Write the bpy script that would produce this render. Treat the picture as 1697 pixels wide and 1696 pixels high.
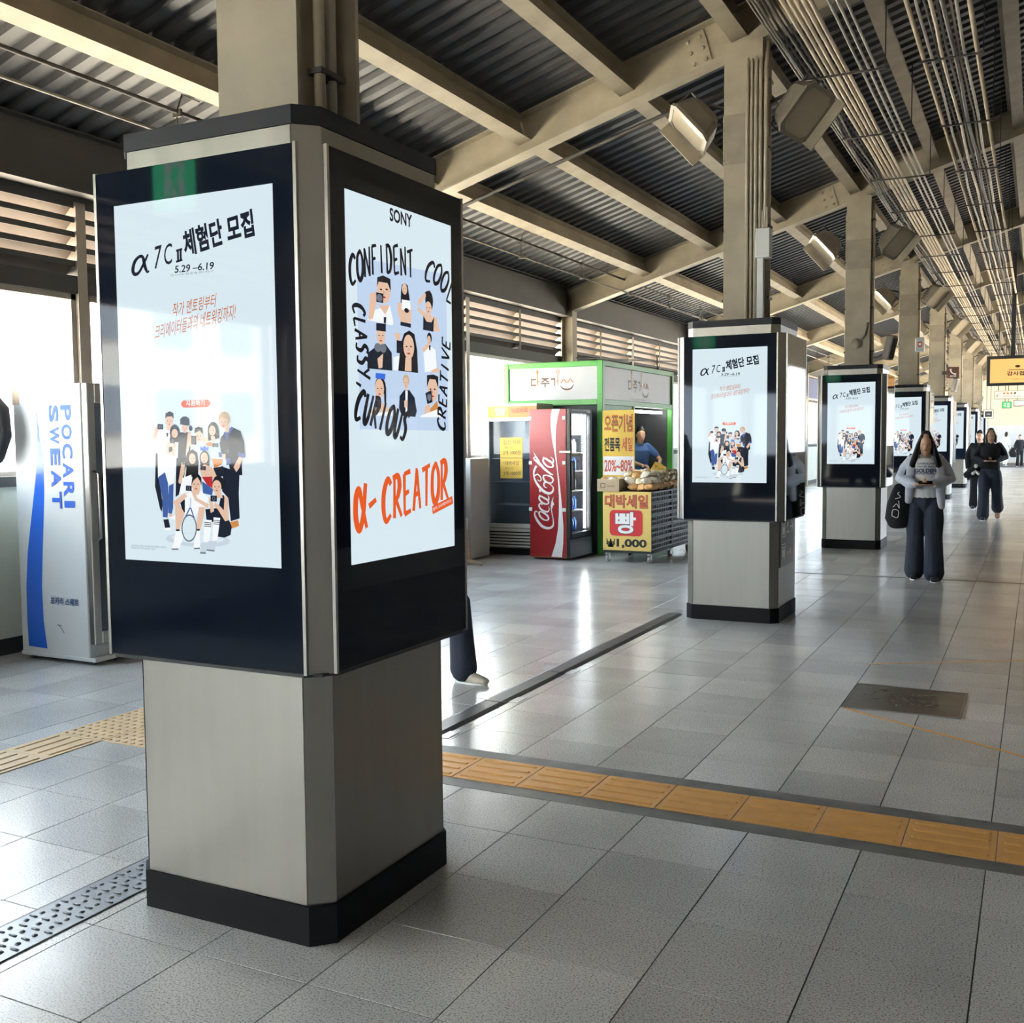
import bpy, bmesh, math, random
from mathutils import Vector, Matrix, noise
random.seed(7)
SC = bpy.context.scene
COL = SC.collection
for o in list(bpy.data.objects):
    bpy.data.objects.remove(o)

# ------------------------------------------------------------------ camera
F_PX = 1746.83
YAW, PITCH, ROLL = 0.4627, -0.0680, -0.0086
CAM = Vector((2.4975, -3.1686, 1.680))
fw = Vector((-math.sin(YAW)*math.cos(PITCH), math.cos(YAW)*math.cos(PITCH), math.sin(PITCH)))
rt = Vector((math.cos(YAW), math.sin(YAW), 0))
up = rt.cross(fw)
rt2 = rt*math.cos(ROLL) + up*math.sin(ROLL)
up2 = -rt*math.sin(ROLL) + up*math.cos(ROLL)
cd = bpy.data.cameras.new('camera')
cd.sensor_fit = 'HORIZONTAL'; cd.sensor_width = 36.0
cd.lens = 36.0*F_PX/1697.0
cd.clip_start = 0.05; cd.clip_end = 1500
cam = bpy.data.objects.new('camera', cd); COL.objects.link(cam)
cam.matrix_world = Matrix.Translation(CAM) @ Matrix((rt2, up2, -fw)).transposed().to_4x4()
SC.camera = cam

# ------------------------------------------------------------------ world, sun, exposure
w = bpy.data.worlds.new('hazy_sky'); SC.world = w; w.use_nodes = True
bg = w.node_tree.nodes['Background']
bg.inputs[0].default_value = (0.76, 0.88, 1.0, 1); bg.inputs[1].default_value = 8.5
sd = bpy.data.lights.new('sun', 'SUN'); sd.energy = 120.0; sd.angle = math.radians(1.5); sd.color = (1.0, 0.92, 0.80)
sun = bpy.data.objects.new('sun', sd); COL.objects.link(sun)
# sunlight comes from the right (+X) and slightly behind the camera, high over the roof
sun.rotation_euler = Vector((-0.22, 0.60, -0.77)).to_track_quat('-Z', 'Y').to_euler()
SC.view_settings.view_transform = 'Standard'
try: SC.view_settings.look = 'None'
except Exception: pass
SC.view_settings.gamma = 1.0
SC.view_settings.use_curve_mapping = False
SC.view_settings.exposure = 0.78
SC.cycles.max_bounces = 8; SC.cycles.diffuse_bounces = 4; SC.cycles.glossy_bounces = 3; SC.cycles.adaptive_threshold = 0.02
SC.cycles.transparent_max_bounces = 12; SC.cycles.caustics_reflective = False; SC.cycles.caustics_refractive = False
SC.cycles.sample_clamp_indirect = 8.0
SC.cycles.use_denoising = True

# ------------------------------------------------------------------ materials
def lin(c):
    return tuple(((x/255.0)/12.92 if x/255.0 <= 0.04045 else ((x/255.0+0.055)/1.055)**2.4) for x in c)
MATS = {}
def mat(name, rgb, rough=0.5, metal=0.0, var=0.0, scale=6.0, bump=0.0, emit=0.0, spec=0.5, coat=0.0, stretch=None, rvar=0.0, alpha=1.0, ecol=None):
    m = bpy.data.materials.new(name); m.use_nodes = True
    nt = m.node_tree; b = nt.nodes['Principled BSDF']
    c = lin(rgb)
    b.inputs['Base Color'].default_value = (*c, 1)
    b.inputs['Roughness'].default_value = rough
    b.inputs['Metallic'].default_value = metal
    b.inputs['Specular IOR Level'].default_value = spec
    b.inputs['Coat Weight'].default_value = coat
    b.inputs['Coat Roughness'].default_value = 0.05
    b.inputs['Alpha'].default_value = alpha
    if emit:
        b.inputs['Emission Color'].default_value = (*(lin(ecol) if ecol else c), 1)
        b.inputs['Emission Strength'].default_value = emit
    if var or bump or rvar:
        tc = nt.nodes.new('ShaderNodeTexCoord'); mp = nt.nodes.new('ShaderNodeMapping')
        nt.links.new(tc.outputs['Object'], mp.inputs[0])
        if stretch: mp.inputs['Scale'].default_value = stretch
        n = nt.nodes.new('ShaderNodeTexNoise'); n.inputs['Scale'].default_value = scale; n.inputs['Detail'].default_value = 6
        nt.links.new(mp.outputs[0], n.inputs['Vector'])
        if var:
            r = nt.nodes.new('ShaderNodeValToRGB')
            r.color_ramp.elements[0].position = 0.3; r.color_ramp.elements[1].position = 0.7
            r.color_ramp.elements[0].color = (*[x*(1-var) for x in c], 1)
            r.color_ramp.elements[1].color = (*[min(1, x*(1+var)) for x in c], 1)
            nt.links.new(n.outputs['Fac'], r.inputs[0]); nt.links.new(r.outputs[0], b.inputs['Base Color'])
        if rvar:
            mr = nt.nodes.new('ShaderNodeMapRange')
            mr.inputs['To Min'].default_value = max(0, rough-rvar); mr.inputs['To Max'].default_value = min(1, rough+rvar)
            nt.links.new(n.outputs['Fac'], mr.inputs['Value']); nt.links.new(mr.outputs[0], b.inputs['Roughness'])
        if bump:
            bp = nt.nodes.new('ShaderNodeBump'); bp.inputs['Strength'].default_value = bump; bp.inputs['Distance'].default_value = 0.01
            nt.links.new(n.outputs['Fac'], bp.inputs['Height']); nt.links.new(bp.outputs[0], b.inputs['Normal'])
    MATS[name] = m
    return m
def screen_mat(name, rgb, strength=1.0):
    return mat(name, (8, 9, 11), rough=0.04, spec=0.16, emit=strength*0.60, ecol=rgb)

def granite():
    m = bpy.data.materials.new('granite_tile'); m.use_nodes = True; nt = m.node_tree; N = nt.nodes.new; L = nt.links.new
    b = nt.nodes['Principled BSDF']
    g = N('ShaderNodeNewGeometry')
    n1 = N('ShaderNodeTexNoise'); n1.inputs['Scale'].default_value = 150; n1.inputs['Detail'].default_value = 3; L(g.outputs['Position'], n1.inputs['Vector'])
    r1 = N('ShaderNodeValToRGB'); e = r1.color_ramp.elements
    e[0].position = 0.36; e[0].color = (*lin((146, 147, 149)), 1); e[1].position = 0.47; e[1].color = (*lin((203, 203, 201)), 1)
    k = e.new(0.66); k.color = (*lin((222, 221, 218)), 1)
    L(n1.outputs['Fac'], r1.inputs[0])
    n2 = N('ShaderNodeTexNoise'); n2.inputs['Scale'].default_value = 1.3; n2.inputs['Detail'].default_value = 5; L(g.outputs['Position'], n2.inputs['Vector'])
    # tone of each tile from its cell in the laying grid
    v = N('ShaderNodeVectorMath'); v.operation = 'SUBTRACT'; v.inputs[1].default_value = (0.04, 0.30, -0.2); L(g.outputs['Position'], v.inputs[0])
    v2 = N('ShaderNodeVectorMath'); v2.operation = 'DIVIDE'; v2.inputs[1].default_value = (0.4625, 0.4625, 4.0); L(v.outputs[0], v2.inputs[0])
    v3 = N('ShaderNodeVectorMath'); v3.operation = 'FLOOR'; L(v2.outputs[0], v3.inputs[0])
    wn = N('ShaderNodeTexWhiteNoise'); L(v3.outputs[0], wn.inputs['Vector'])
    mr = N('ShaderNodeMapRange'); mr.inputs['To Min'].default_value = 0.80; mr.inputs['To Max'].default_value = 1.04; L(wn.outputs['Value'], mr.inputs['Value'])
    mr2 = N('ShaderNodeMapRange'); mr2.inputs['From Min'].default_value = 0.3; mr2.inputs['From Max'].default_value = 0.7
    mr2.inputs['To Min'].default_value = 0.82; mr2.inputs['To Max'].default_value = 1.05; L(n2.outputs['Fac'], mr2.inputs['Value'])
    mu = N('ShaderNodeMath'); mu.operation = 'MULTIPLY'; L(mr.outputs[0], mu.inputs[0]); L(mr2.outputs[0], mu.inputs[1])
    mx = N('ShaderNodeVectorMath'); mx.operation = 'SCALE'; L(r1.outputs[0], mx.inputs[0]); L(mu.outputs[0], mx.inputs['Scale'])
    L(mx.outputs[0], b.inputs['Base Color'])
    rr = N('ShaderNodeMapRange'); rr.inputs['To Min'].default_value = 0.19; rr.inputs['To Max'].default_value = 0.27; L(n2.outputs['Fac'], rr.inputs['Value'])
    L(rr.outputs[0], b.inputs['Roughness'])
    b.inputs['Specular IOR Level'].default_value = 0.42
    bp = N('ShaderNodeBump'); bp.inputs['Strength'].default_value = 0.03; bp.inputs['Distance'].default_value = 0.002
    L(n1.outputs['Fac'], bp.inputs['Height']); L(bp.outputs[0], b.inputs['Normal'])
    MATS['granite'] = m
granite()
def pane(name, tint=(0.95, 0.98, 1.0), refl=0.08):
    m = bpy.data.materials.new(name); m.use_nodes = True; nt = m.node_tree
    nt.nodes.remove(nt.nodes['Principled BSDF'])
    t = nt.nodes.new('ShaderNodeBsdfTransparent'); t.inputs[0].default_value = (*tint, 1)
    g = nt.nodes.new('ShaderNodeBsdfGlossy'); g.inputs['Roughness'].default_value = 0.02
    mx = nt.nodes.new('ShaderNodeMixShader'); mx.inputs[0].default_value = refl
    nt.links.new(t.outputs[0], mx.inputs[1]); nt.links.new(g.outputs[0], mx.inputs[2])
    nt.links.new(mx.outputs[0], nt.nodes['Material Output'].inputs[0])
    MATS[name] = m
pane('pane'); pane('fridge_glass', (0.80, 0.84, 0.88), 0.022)

mat('grout', (58, 58, 56), 0.8)
mat('steel_paint', (146, 137, 119), 0.55, var=0.16, scale=3.5, bump=0.05)
mat('steel_paint_dark', (132, 124, 109), 0.6, var=0.2, scale=5)
mat('roof_metal', (54, 54, 56), 0.45, var=0.12, scale=2, metal=0.0)
mat('eave_paint', (54, 53, 51), 0.6, var=0.12, scale=2.5)
mat('louver_paint', (106, 95, 86), 0.5, var=0.08, scale=4)
mat('wall_white', (196, 202, 192), 0.5, var=0.04, scale=3)
mat('wall_dark', (40, 44, 48), 0.6, var=0.1)
mat('window_frame', (150, 142, 132), 0.4, metal=0.3, var=0.05)
mat('stainless', (146, 143, 137), 0.40, metal=1.0, var=0.05, scale=5, stretch=(3, 3, 0.25), rvar=0.09)
mat('stainless_bright', (164, 161, 155), 0.32, metal=1.0, var=0.03, scale=5, stretch=(3, 3, 0.25), rvar=0.06)
mat('black_glass', (20, 26, 37), 0.035, spec=0.22)
mat('black_trim', (20, 22, 24), 0.45)
mat('crown_dark', (36, 38, 42), 0.55, var=0.05, spec=0.25)
mat('plinth_black', (15, 16, 20), 0.6, var=0.1, spec=0.2)
mat('tactile', (222, 166, 92), 0.5, var=0.08, scale=9)
mat('tactile_pale', (206, 176, 132), 0.5, var=0.08, scale=9)
mat('rubber_black', (44, 47, 52), 0.45, var=0.15, scale=12)
mat('tape_clear', (196, 200, 202), 0.25, var=0.05)
mat('metal_plate', (96, 86, 70), 0.30, metal=0.7, var=0.25, scale=7, bump=0.4)
mat('stud_steel', (120, 124, 128), 0.35, metal=0.6, var=0.1, scale=14)
mat('orange_paint', (206, 158, 96), 0.5, var=0.1, scale=20)
mat('conduit', (148, 138, 120), 0.5, var=0.12, scale=8)
mat('cable_beige', (176, 161, 138), 0.5, var=0.15, scale=5)
mat('cable_grey', (122, 117, 109), 0.45, var=0.15, scale=5)
mat('cable_dark', (62, 58, 54), 0.55, var=0.3, scale=9)
mat('lamp_housing', (112, 105, 93), 0.45, var=0.1, scale=9)
mat('lamp_glass', (150, 141, 124), 0.12, spec=0.6)
mat('white_paint', (190, 192, 192), 0.45, spec=0.3, var=0.02, scale=4)
mat('white_print', (238, 240, 240), 0.4)
mat('blue_print', (32, 84, 176), 0.5, spec=0.25)
mat('tape_brown', (172, 150, 128), 0.3, var=0.12, scale=30)
mat('asphalt', (198, 188, 172), 0.9, var=0.1, scale=0.05)
mat('tower_white', (226, 228, 230), 0.8)
mat('tower_window', (150, 162, 178), 0.3)
mat('charcoal', (46, 48, 52), 0.6, var=0.1)

# ------------------------------------------------------------------ mesh builder
class MB:
    def __init__(s): s.v = []; s.f = []; s.m = []; s.cuts = []
    def face(s, pts, mi=0):
        b = len(s.v); s.v += [tuple(p) for p in pts]; s.f.append(tuple(range(b, b+len(pts)))); s.m.append(mi)
    def add(s, vs, fs, mi=0):
        s.cuts.append((len(s.v), len(s.f))); b = len(s.v); s.v += [tuple(p) for p in vs]
        for f in fs: s.f.append(tuple(b+i for i in f)); s.m.append(mi)
    def box(s, x0, y0, z0, x1, y1, z1, mi=0, M=None):
        v = [Vector((x, y, z)) for z in (z0, z1) for y in (y0, y1) for x in (x0, x1)]
        if M is not None: v = [M @ p for p in v]
        s.add(v, [(0,2,3,1), (4,5,7,6), (0,1,5,4), (2,6,7,3), (0,4,6,2), (1,3,7,5)], mi)
    def bbox(s, x0, y0, z0, x1, y1, z1, r=0.004, mi=0, M=None):
        # box with its twelve edges chamfered
        X = (x0, x1); Y = (y0, y1); Z = (z0, z1); v = []; idx = {}
        for i in (0, 1):
            for j in (0, 1):
                for k in (0, 1):
                    sx, sy, sz = (r if i == 0 else -r), (r if j == 0 else -r), (r if k == 0 else -r)
                    for a, p in enumerate(((X[i], Y[j]+sy, Z[k]+sz), (X[i]+sx, Y[j], Z[k]+sz), (X[i]+sx, Y[j]+sy, Z[k]))):
                        idx[(i, j, k, a)] = len(v); v.append(Vector(p))
        f = []
        q = lambda *t: f.append(tuple(idx[x] for x in t))
        for i in (0, 1):
            t = [(i,0,0,0), (i,1,0,0), (i,1,1,0), (i,0,1,0)]; q(*(t if i else t[::-1]))
            t = [(0,i,0,1), (0,i,1,1), (1,i,1,1), (1,i,0,1)]; q(*(t if i else t[::-1]))
            t = [(0,0,i,2), (1,0,i,2), (1,1,i,2), (0,1,i,2)]; q(*(t if i else t[::-1]))
        for j in (0, 1):
            for k in (0, 1):
                q((0,j,k,1), (1,j,k,1), (1,j,k,2), (0,j,k,2)); q((j,0,k,0), (j,1,k,0), (j,1,k,2), (j,0,k,2)); q((j,k,0,0), (j,k,1,0), (j,k,1,1), (j,k,0,1))
                for i in (0, 1): q((i,j,k,0), (i,j,k,1), (i,j,k,2))
        if M is not None: v = [M @ p for p in v]
        s.add(v, f, mi)
    def prism(s, pts, z0, z1, mi=0, top=True, bot=True, M=None):
        n = len(pts); v = [Vector((p[0], p[1], z0)) for p in pts] + [Vector((p[0], p[1], z1)) for p in pts]
        if M is not None: v = [M @ p for p in v]
        f = [(i, (i+1) % n, n+(i+1) % n, n+i) for i in range(n)]
        if bot: f.append(tuple(range(n-1, -1, -1)))
        if top: f.append(tuple(range(n, 2*n)))
        s.add(v, f, mi)
    def tube(s, pts, r, n=8, mi=0, caps=True):
        pts = [Vector(p) for p in pts]; rs = r if isinstance(r, (list, tuple)) else [r]*len(pts)
        rings = []; prev = None
        for i, p in enumerate(pts):
            t = (pts[min(i+1, len(pts)-1)] - pts[max(i-1, 0)]).normalized()
            a = prev if prev is not None else (Vector((0, 0, 1)) if abs(t.z) < 0.9 else Vector((1, 0, 0)))
            u = (a - t*a.dot(t)).normalized(); prev = u; w_ = t.cross(u)
            rings.append([p + (u*math.cos(2*math.pi*k/n) + w_*math.sin(2*math.pi*k/n))*rs[i] for k in range(n)])
        v = [q for R in rings for q in R]; f = []
        for i in range(len(pts)-1):
            for k in range(n): f.append((i*n+k, i*n+(k+1) % n, (i+1)*n+(k+1) % n, (i+1)*n+k))
        if caps: f.append(tuple(range(n-1, -1, -1))); f.append(tuple((len(pts)-1)*n+k for k in range(n)))
        s.add(v, f, mi)
    def loft(s, pts, radii, side=(1, 0, 0), n=14, mi=0, round_ends=True):
        pts = [Vector(p) for p in pts]; radii = [(r, r) if not isinstance(r, (tuple, list)) else r for r in radii]
        side = Vector(side)
        if round_ends:
            def cap(p, q, r):
                d = (p-q).normalized(); m = min(r)
                return [(p + d*m*0.55, (r[0]*0.80, r[1]*0.80)), (p + d*m*0.85, (r[0]*0.45, r[1]*0.45))]
            a = cap(pts[0], pts[1], radii[0]); b = cap(pts[-1], pts[-2], radii[-1])
            pts = [a[1][0], a[0][0]] + pts + [b[0][0], b[1][0]]; radii = [a[1][1], a[0][1]] + radii + [b[0][1], b[1][1]]
        v = []
        for i, p in enumerate(pts):
            t = (pts[min(i+1, len(pts)-1)] - pts[max(i-1, 0)]).normalized()
            u = side - t*side.dot(t)
            if u.length < 1e-3: u = Vector((0, 1, 0)) - t*t.y
            u.normalize(); w_ = t.cross(u)
            for k in range(n):
                a = 2*math.pi*k/n; v.append(p + u*math.cos(a)*radii[i][0] + w_*math.sin(a)*radii[i][1])
        f = []
        for i in range(len(pts)-1):
            for k in range(n): f.append((i*n+k, i*n+(k+1) % n, (i+1)*n+(k+1) % n, (i+1)*n+k))
        f.append(tuple(range(n-1, -1, -1))); f.append(tuple((len(pts)-1)*n+k for k in range(n)))
        s.add(v, f, mi)
    def ball(s, c, r, n=12, m=8, mi=0):
        r = r if isinstance(r, (tuple, list)) else (r, r, r); v = [(c[0], c[1], c[2]-r[2])]
        for j in range(1, m):
            t = math.pi*j/m - math.pi/2
            for k in range(n):
                a = 2*math.pi*k/n; v.append((c[0]+r[0]*math.cos(t)*math.cos(a), c[1]+r[1]*math.cos(t)*math.sin(a), c[2]+r[2]*math.sin(t)))
        v.append((c[0], c[1], c[2]+r[2])); f = []
        for k in range(n):
            f.append((0, 1+(k+1) % n, 1+k)); f.append((len(v)-1, len(v)-1-n+k, len(v)-1-n+(k+1) % n))
            for j in range(m-2): f.append((1+j*n+k, 1+j*n+(k+1) % n, 1+(j+1)*n+(k+1) % n, 1+(j+1)*n+k))
        s.add(v, f, mi)
    def xf(s, M):
        s.v = [tuple(M @ Vector(p)) for p in s.v]; return s
    def mesh(s, name, mats, smooth=False):
        me = bpy.data.meshes.new(name); me.from_pydata(s.v, [], s.f)
        for m in (mats if isinstance(mats, (list, tuple)) else [mats]): me.materials.append(MATS[m] if isinstance(m, str) else m)
        if any(s.m): me.polygons.foreach_set('material_index', s.m)
        if smooth: me.polygons.foreach_set('use_smooth', [True]*len(me.polygons))
        me.update(); return me
    def each(s, name, mats, parent=None, smooth=False):
        """every shape added becomes an object of its own"""
        out = []; cs = s.cuts + [(len(s.v), len(s.f))]
        for (v0, f0), (v1, f1) in zip(cs, cs[1:]):
            q = MB(); q.v = s.v[v0:v1]; q.f = [tuple(i-v0 for i in f) for f in s.f[f0:f1]]; q.m = s.m[f0:f1]; out.append(q.build(name, mats, parent, smooth))
        return out
    def build(s, name, mats, parent=None, smooth=False, loc=None):
        return link(name, s.mesh(name, mats, smooth), parent, loc)
def link(name, data, parent=None, loc=None, rot=None):
    o = bpy.data.objects.new(name, data); COL.objects.link(o); o.parent = parent
    if loc is not None: o.location = loc
    if rot is not None: o.rotation_euler = rot
    return o
def tag(o, label=None, cat=None, group=None, kind=None):
    for k, v in (('label', label), ('category', cat), ('group', group), ('kind', kind)):
        if v: o[k] = v
    return o
def thing(name, label, cat, loc=(0, 0, 0), rz=0.0, group=None):
    return tag(link(name, None, None, loc, (0, 0, rz)), label, cat, group)
def copy_tree(o, parent=None):
    c = o.copy(); COL.objects.link(c); c.parent = parent
    for ch in list(o.children): copy_tree(ch, c)
    return c
def struct(o): o['kind'] = 'structure'; return o
ORD = ['first', 'second', 'third', 'fourth', 'fifth', 'sixth', 'seventh', 'eighth', 'ninth', 'tenth', 'eleventh', 'twelfth', 'thirteenth', 'fourteenth', 'fifteenth', 'sixteenth', 'seventeenth', 'eighteenth', 'nineteenth', 'twentieth'] + ['twenty-'+x for x in ('first', 'second', 'third', 'fourth', 'fifth', 'sixth', 'seventh', 'eighth', 'ninth')] + ['thirtieth', 'thirty-first']
TXT = {}
TMP = bpy.data.scenes.new('workbench')     # scratch scene for converting text and shells, removed at the end
def text_geo(s, bold=0.0):
    key = (s, bold)
    if key in TXT: return TXT[key]
    c = bpy.data.curves.new('t', 'FONT'); c.body = s; c.size = 1.0; c.offset = bold; c.resolution_u = 3
    o = bpy.data.objects.new('t', c); TMP.collection.objects.link(o); TMP.view_layers[0].update()
    ev = o.evaluated_get(TMP.view_layers[0].depsgraph); me = ev.to_mesh()
    v = [(p.co.x, p.co.y) for p in me.vertices]; f = [tuple(p.vertices) for p in me.polygons]
    ev.to_mesh_clear(); bpy.data.objects.remove(o); bpy.data.curves.remove(c)
    x0 = min(p[0] for p in v); x1 = max(p[0] for p in v); y0 = min(p[1] for p in v); y1 = max(p[1] for p in v)
    v = [((p[0]-x0)/(x1-x0), (p[1]-y0)/(y1-y0)) for p in v]   # unit box
    TXT[key] = (v, f, (x1-x0)/(y1-y0)); return TXT[key]
class Flat:
    """flat print on a plane: org + u*U + v*V, layers lifted along the normal"""
    def __init__(s, org, U, V, lift=0.0004):
        s.o = Vector(org); s.U = Vector(U); s.V = Vector(V); s.n = s.U.cross(s.V).normalized(); s.mb = MB(); s.l = 0; s.lift = lift; s.mats = []
    def mi(s, m):
        if m not in s.mats: s.mats.append(m)
        return s.mats.index(m)
    def P(s, u, v): return s.o + s.U*u + s.V*v + s.n*(s.lift*(1+s.l))
    def poly(s, pts, m):
        from mathutils.geometry import tessellate_polygon
        s.l += 0.12
        q = [Vector((p[0], p[1], 0)) for p in pts]
        area = sum(q[i].x*q[(i+1) % len(q)].y - q[(i+1) % len(q)].x*q[i].y for i in range(len(q)))
        if area < 0: q = q[::-1]
        tr = tessellate_polygon([q])
        s.mb.add([s.P(p.x, p.y) for p in q], [tuple(t) if True else t for t in tr], s.mi(m))
    def rect(s, u0, v0, u1, v1, m): s.poly([(u0, v0), (u1, v0), (u1, v1), (u0, v1)], m)
    def ell(s, cu, cv, ru, rv, m, n=16, rot=0):
        c, d = math.cos(rot), math.sin(rot)
        s.poly([(cu+ru*math.cos(a)*c-rv*math.sin(a)*d, cv+ru*math.cos(a)*d+rv*math.sin(a)*c) for a in (2*math.pi*k/n for k in range(n))], m)
    def rrect(s, u0, v0, u1, v1, r, m, n=5):
        pts = []
        for cx, cy, a0 in ((u1-r, v1-r, 0), (u0+r, v1-r, 90), (u0+r, v0+r, 180), (u1-r, v0+r, 270)):
            for k in range(n+1):
                a = math.radians(a0+90*k/n); pts.append((cx+r*math.cos(a), cy+r*math.sin(a)))
        s.poly(pts, m)
    def text(s, t, u0, v0, wd, ht, m, rot=0.0, shear=0.0, bold=0.0):
        v, f, asp = text_geo(t, bold); c, d = math.cos(rot), math.sin(rot); s.l += 0.5
        if wd is None: wd = ht*asp
        out = []
        for x, y in v:
            a = x*wd + y*ht*shear; b = y*ht
            out.append(s.P(u0+a*c-b*d, v0+a*d+b*c))
        s.mb.add(out, f, s.mi(m))
    def stroke(s, pts, wd, m, sub=5, raw=False):
        """smooth brush stroke; wd = width or list of widths"""
        n = len(pts); ws = wd if isinstance(wd, (list, tuple)) else [wd]*n
        if len(ws) != n:
            ws = [ws[min(int(i*(len(ws)-1)/(n-1)), len(ws)-2)] + (ws[min(int(i*(len(ws)-1)/(n-1)), len(ws)-2)+1]-ws[min(int(i*(len(ws)-1)/(n-1)), len(ws)-2)])*((i*(len(ws)-1)/(n-1)) - min(int(i*(len(ws)-1)/(n-1)), len(ws)-2)) for i in range(n)]
        P = []; W = []
        for i in range(n-1):
            p0 = pts[max(i-1, 0)]; p1 = pts[i]; p2 = pts[i+1]; p3 = pts[min(i+2, n-1)]
            for k in range(sub):
                t = k/sub
                if raw: P.append((p1[0]+(p2[0]-p1[0])*t, p1[1]+(p2[1]-p1[1])*t))
                else: P.append(tuple(0.5*((2*p1[a])+(-p0[a]+p2[a])*t+(2*p0[a]-5*p1[a]+4*p2[a]-p3[a])*t*t+(-p0[a]+3*p1[a]-3*p2[a]+p3[a])*t**3) for a in (0, 1)))
                W.append(ws[i]+(ws[i+1]-ws[i])*t)
        P.append(pts[-1]); W.append(ws[-1]); s.l += 0.3
        Lh = []; Rh = []
        for i, p in enumerate(P):
            a = P[max(i-1, 0)]; b = P[min(i+1, len(P)-1)]; dx, dy = b[0]-a[0], b[1]-a[1]; l = math.hypot(dx, dy) or 1
            nx, ny = -dy/l*W[i]/2, dx/l*W[i]/2
            Lh.append(s.P(p[0]+nx, p[1]+ny)); Rh.append(s.P(p[0]-nx, p[1]-ny))
        k = len(P); s.mb.add(Lh+Rh, [(i, k+i, k+i+1, i+1) for i in range(k-1)], s.mi(m))
    def cut(s, name, parent):
        o = s.mb.build(name, s.mats, parent); s.mb = MB(); s.mats = []; return o
    def build(s, name, parent): return s.mb.build(name, s.mats, parent)
def homog(q):
    """map a traced quadrilateral (TL, TR, BR, BL) to the unit square of the flat thing it shows (v up)"""
    (x0, y0), (x1, y1), (x2, y2), (x3, y3) = q
    dx1, dx2, sx = x1-x2, x3-x2, x0-x1+x2-x3; dy1, dy2, sy = y1-y2, y3-y2, y0-y1+y2-y3
    den = dx1*dy2-dx2*dy1; g = (sx*dy2-dx2*sy)/den; h = (dx1*sy-sx*dy1)/den
    A = Matrix(((x1-x0+g*x1, x3-x0+h*x3, x0), (y1-y0+g*y1, y3-y0+h*y3, y0), (g, h, 1))).inverted()
    def f(x, y):
        r = A @ Vector((x, y, 1)); return (r.x/r.z, 1-r.y/r.z)
    return f
# ================================================================== THE SETTING
BAY = [-13.9, -6.95, 0.0, 6.735, 13.64, 20.5, 27.35, 34.2, 41.05, 47.9, 54.75, 61.6, 68.4]   # rafter / column lines along the platform
XW = -4.85          # inner face of the left wall
XR = 6.3            # right wall
YB, YE = -13.9, 68.4
def zr(x): return 5.24 + 0.295*x            # underside of the rafters
SL = math.atan(0.295)

# ---- floor with tiles
f = MB(); f.box(-5.1, YB-0.2, -0.30, XR+0.2, YE+0.3, -0.0022)
floor = struct(f.build('floor', 'grout'))
T = 0.4625; g = 0.0020
def tile_geo(mb, x, y, z=0.0, c=0.0008):
    a = T/2 - g
    lo = [(x-a, y-a), (x+a, y-a), (x+a, y+a), (x-a, y+a)]; b = a - c
    hi = [(x-b, y-b), (x+b, y-b), (x+b, y+b), (x-b, y+b)]
    v = [(p[0], p[1], z-0.012) for p in lo] + [(p[0], p[1], z-0.0022) for p in lo] + [(p[0], p[1], z) for p in hi]
    fs = []
    for k in range(4):
        fs.append((k, (k+1) % 4, 4+(k+1) % 4, 4+k)); fs.append((4+k, 4+(k+1) % 4, 8+(k+1) % 4, 8+k))
    fs.append((8, 9, 10, 11)); mb.add(v, fs)
tm = MB(); tile_geo(tm, 0, 0); tile_mesh = tm.mesh('tile', 'granite')
tiles = []
i0 = math.floor((XW-0.04)/T); i1 = math.ceil((XR-0.04)/T); j0 = math.floor((-4.5-0.30)/T); j1 = math.ceil((58-0.30)/T)
for i in range(i0, i1):
    for j in range(j0, j1):
        x = 0.04+T*(i+0.5); y = 0.30+T*(j+0.5); d = Vector((x, y, 0))-CAM; zc = d.dot(fw)
        vis = zc > 0.3 and -60 < 848.5+F_PX*d.dot(rt2)/zc < 1757 and 848-F_PX*d.dot(up2)/zc < 1760
        if abs(x) < 0.22 and any(abs(y-b) < 0.22 for b in BAY): vis = False
        tiles.append((0 if vis else 1, d.length, x, y))
tiles.sort()
rest = MB()
for n, (hid, d, x, y) in enumerate(tiles):
    if n < 300 and not hid:
        o = link('tile', tile_mesh, floor, (x, y, random.uniform(-0.0003, 0.0002)))
    else: tile_geo(rest, x, y, random.uniform(-0.0003, 0.0002))
far = rest.build('far_tiles', 'granite', floor); far['kind'] = 'stuff'

# ---- guide strips (tactile paving)
def bar_tile(along_x):
    m = MB(); a = 0.1745
    m.bbox(-a, -a, 0.0, a, a, 0.0035, 0.0015)
    for k in range(4):
        c = -a + 0.349*(k+0.5)/4
        pts = []
        w_ = 0.0165; L_ = 0.150
        outl = [(-L_, -w_*0.6), (-L_*0.96, -w_), (L_*0.96, -w_), (L_, -w_*0.6), (L_, w_*0.6), (L_*0.96, w_), (-L_*0.96, w_), (-L_, w_*0.6)]
        inn = [(p[0]*0.975, p[1]*0.55) for p in outl]
        o2 = [(p[0], p[1]+c) for p in outl]; i2 = [(p[0], p[1]+c) for p in inn]
        if not along_x: o2 = [(-p[1], p[0]) for p in o2]; i2 = [(-p[1], p[0]) for p in i2]
        v = [(p[0], p[1], 0.0035) for p in o2] + [(p[0], p[1], 0.0085) for p in i2]
        m.add(v, [(q, (q+1) % 8, 8+(q+1) % 8, 8+q) for q in range(8)] + [tuple(range(8, 16))])
    return m
btx = bar_tile(True).mesh('tactile_tile', 'tactile'); bty = bar_tile(False).mesh('tactile_tile', 'tactile_pale')
m = MB(); m.bbox(-0.1745, -0.1745, 0, 0.1745, 0.1745, 0.0035, 0.0015)
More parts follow.
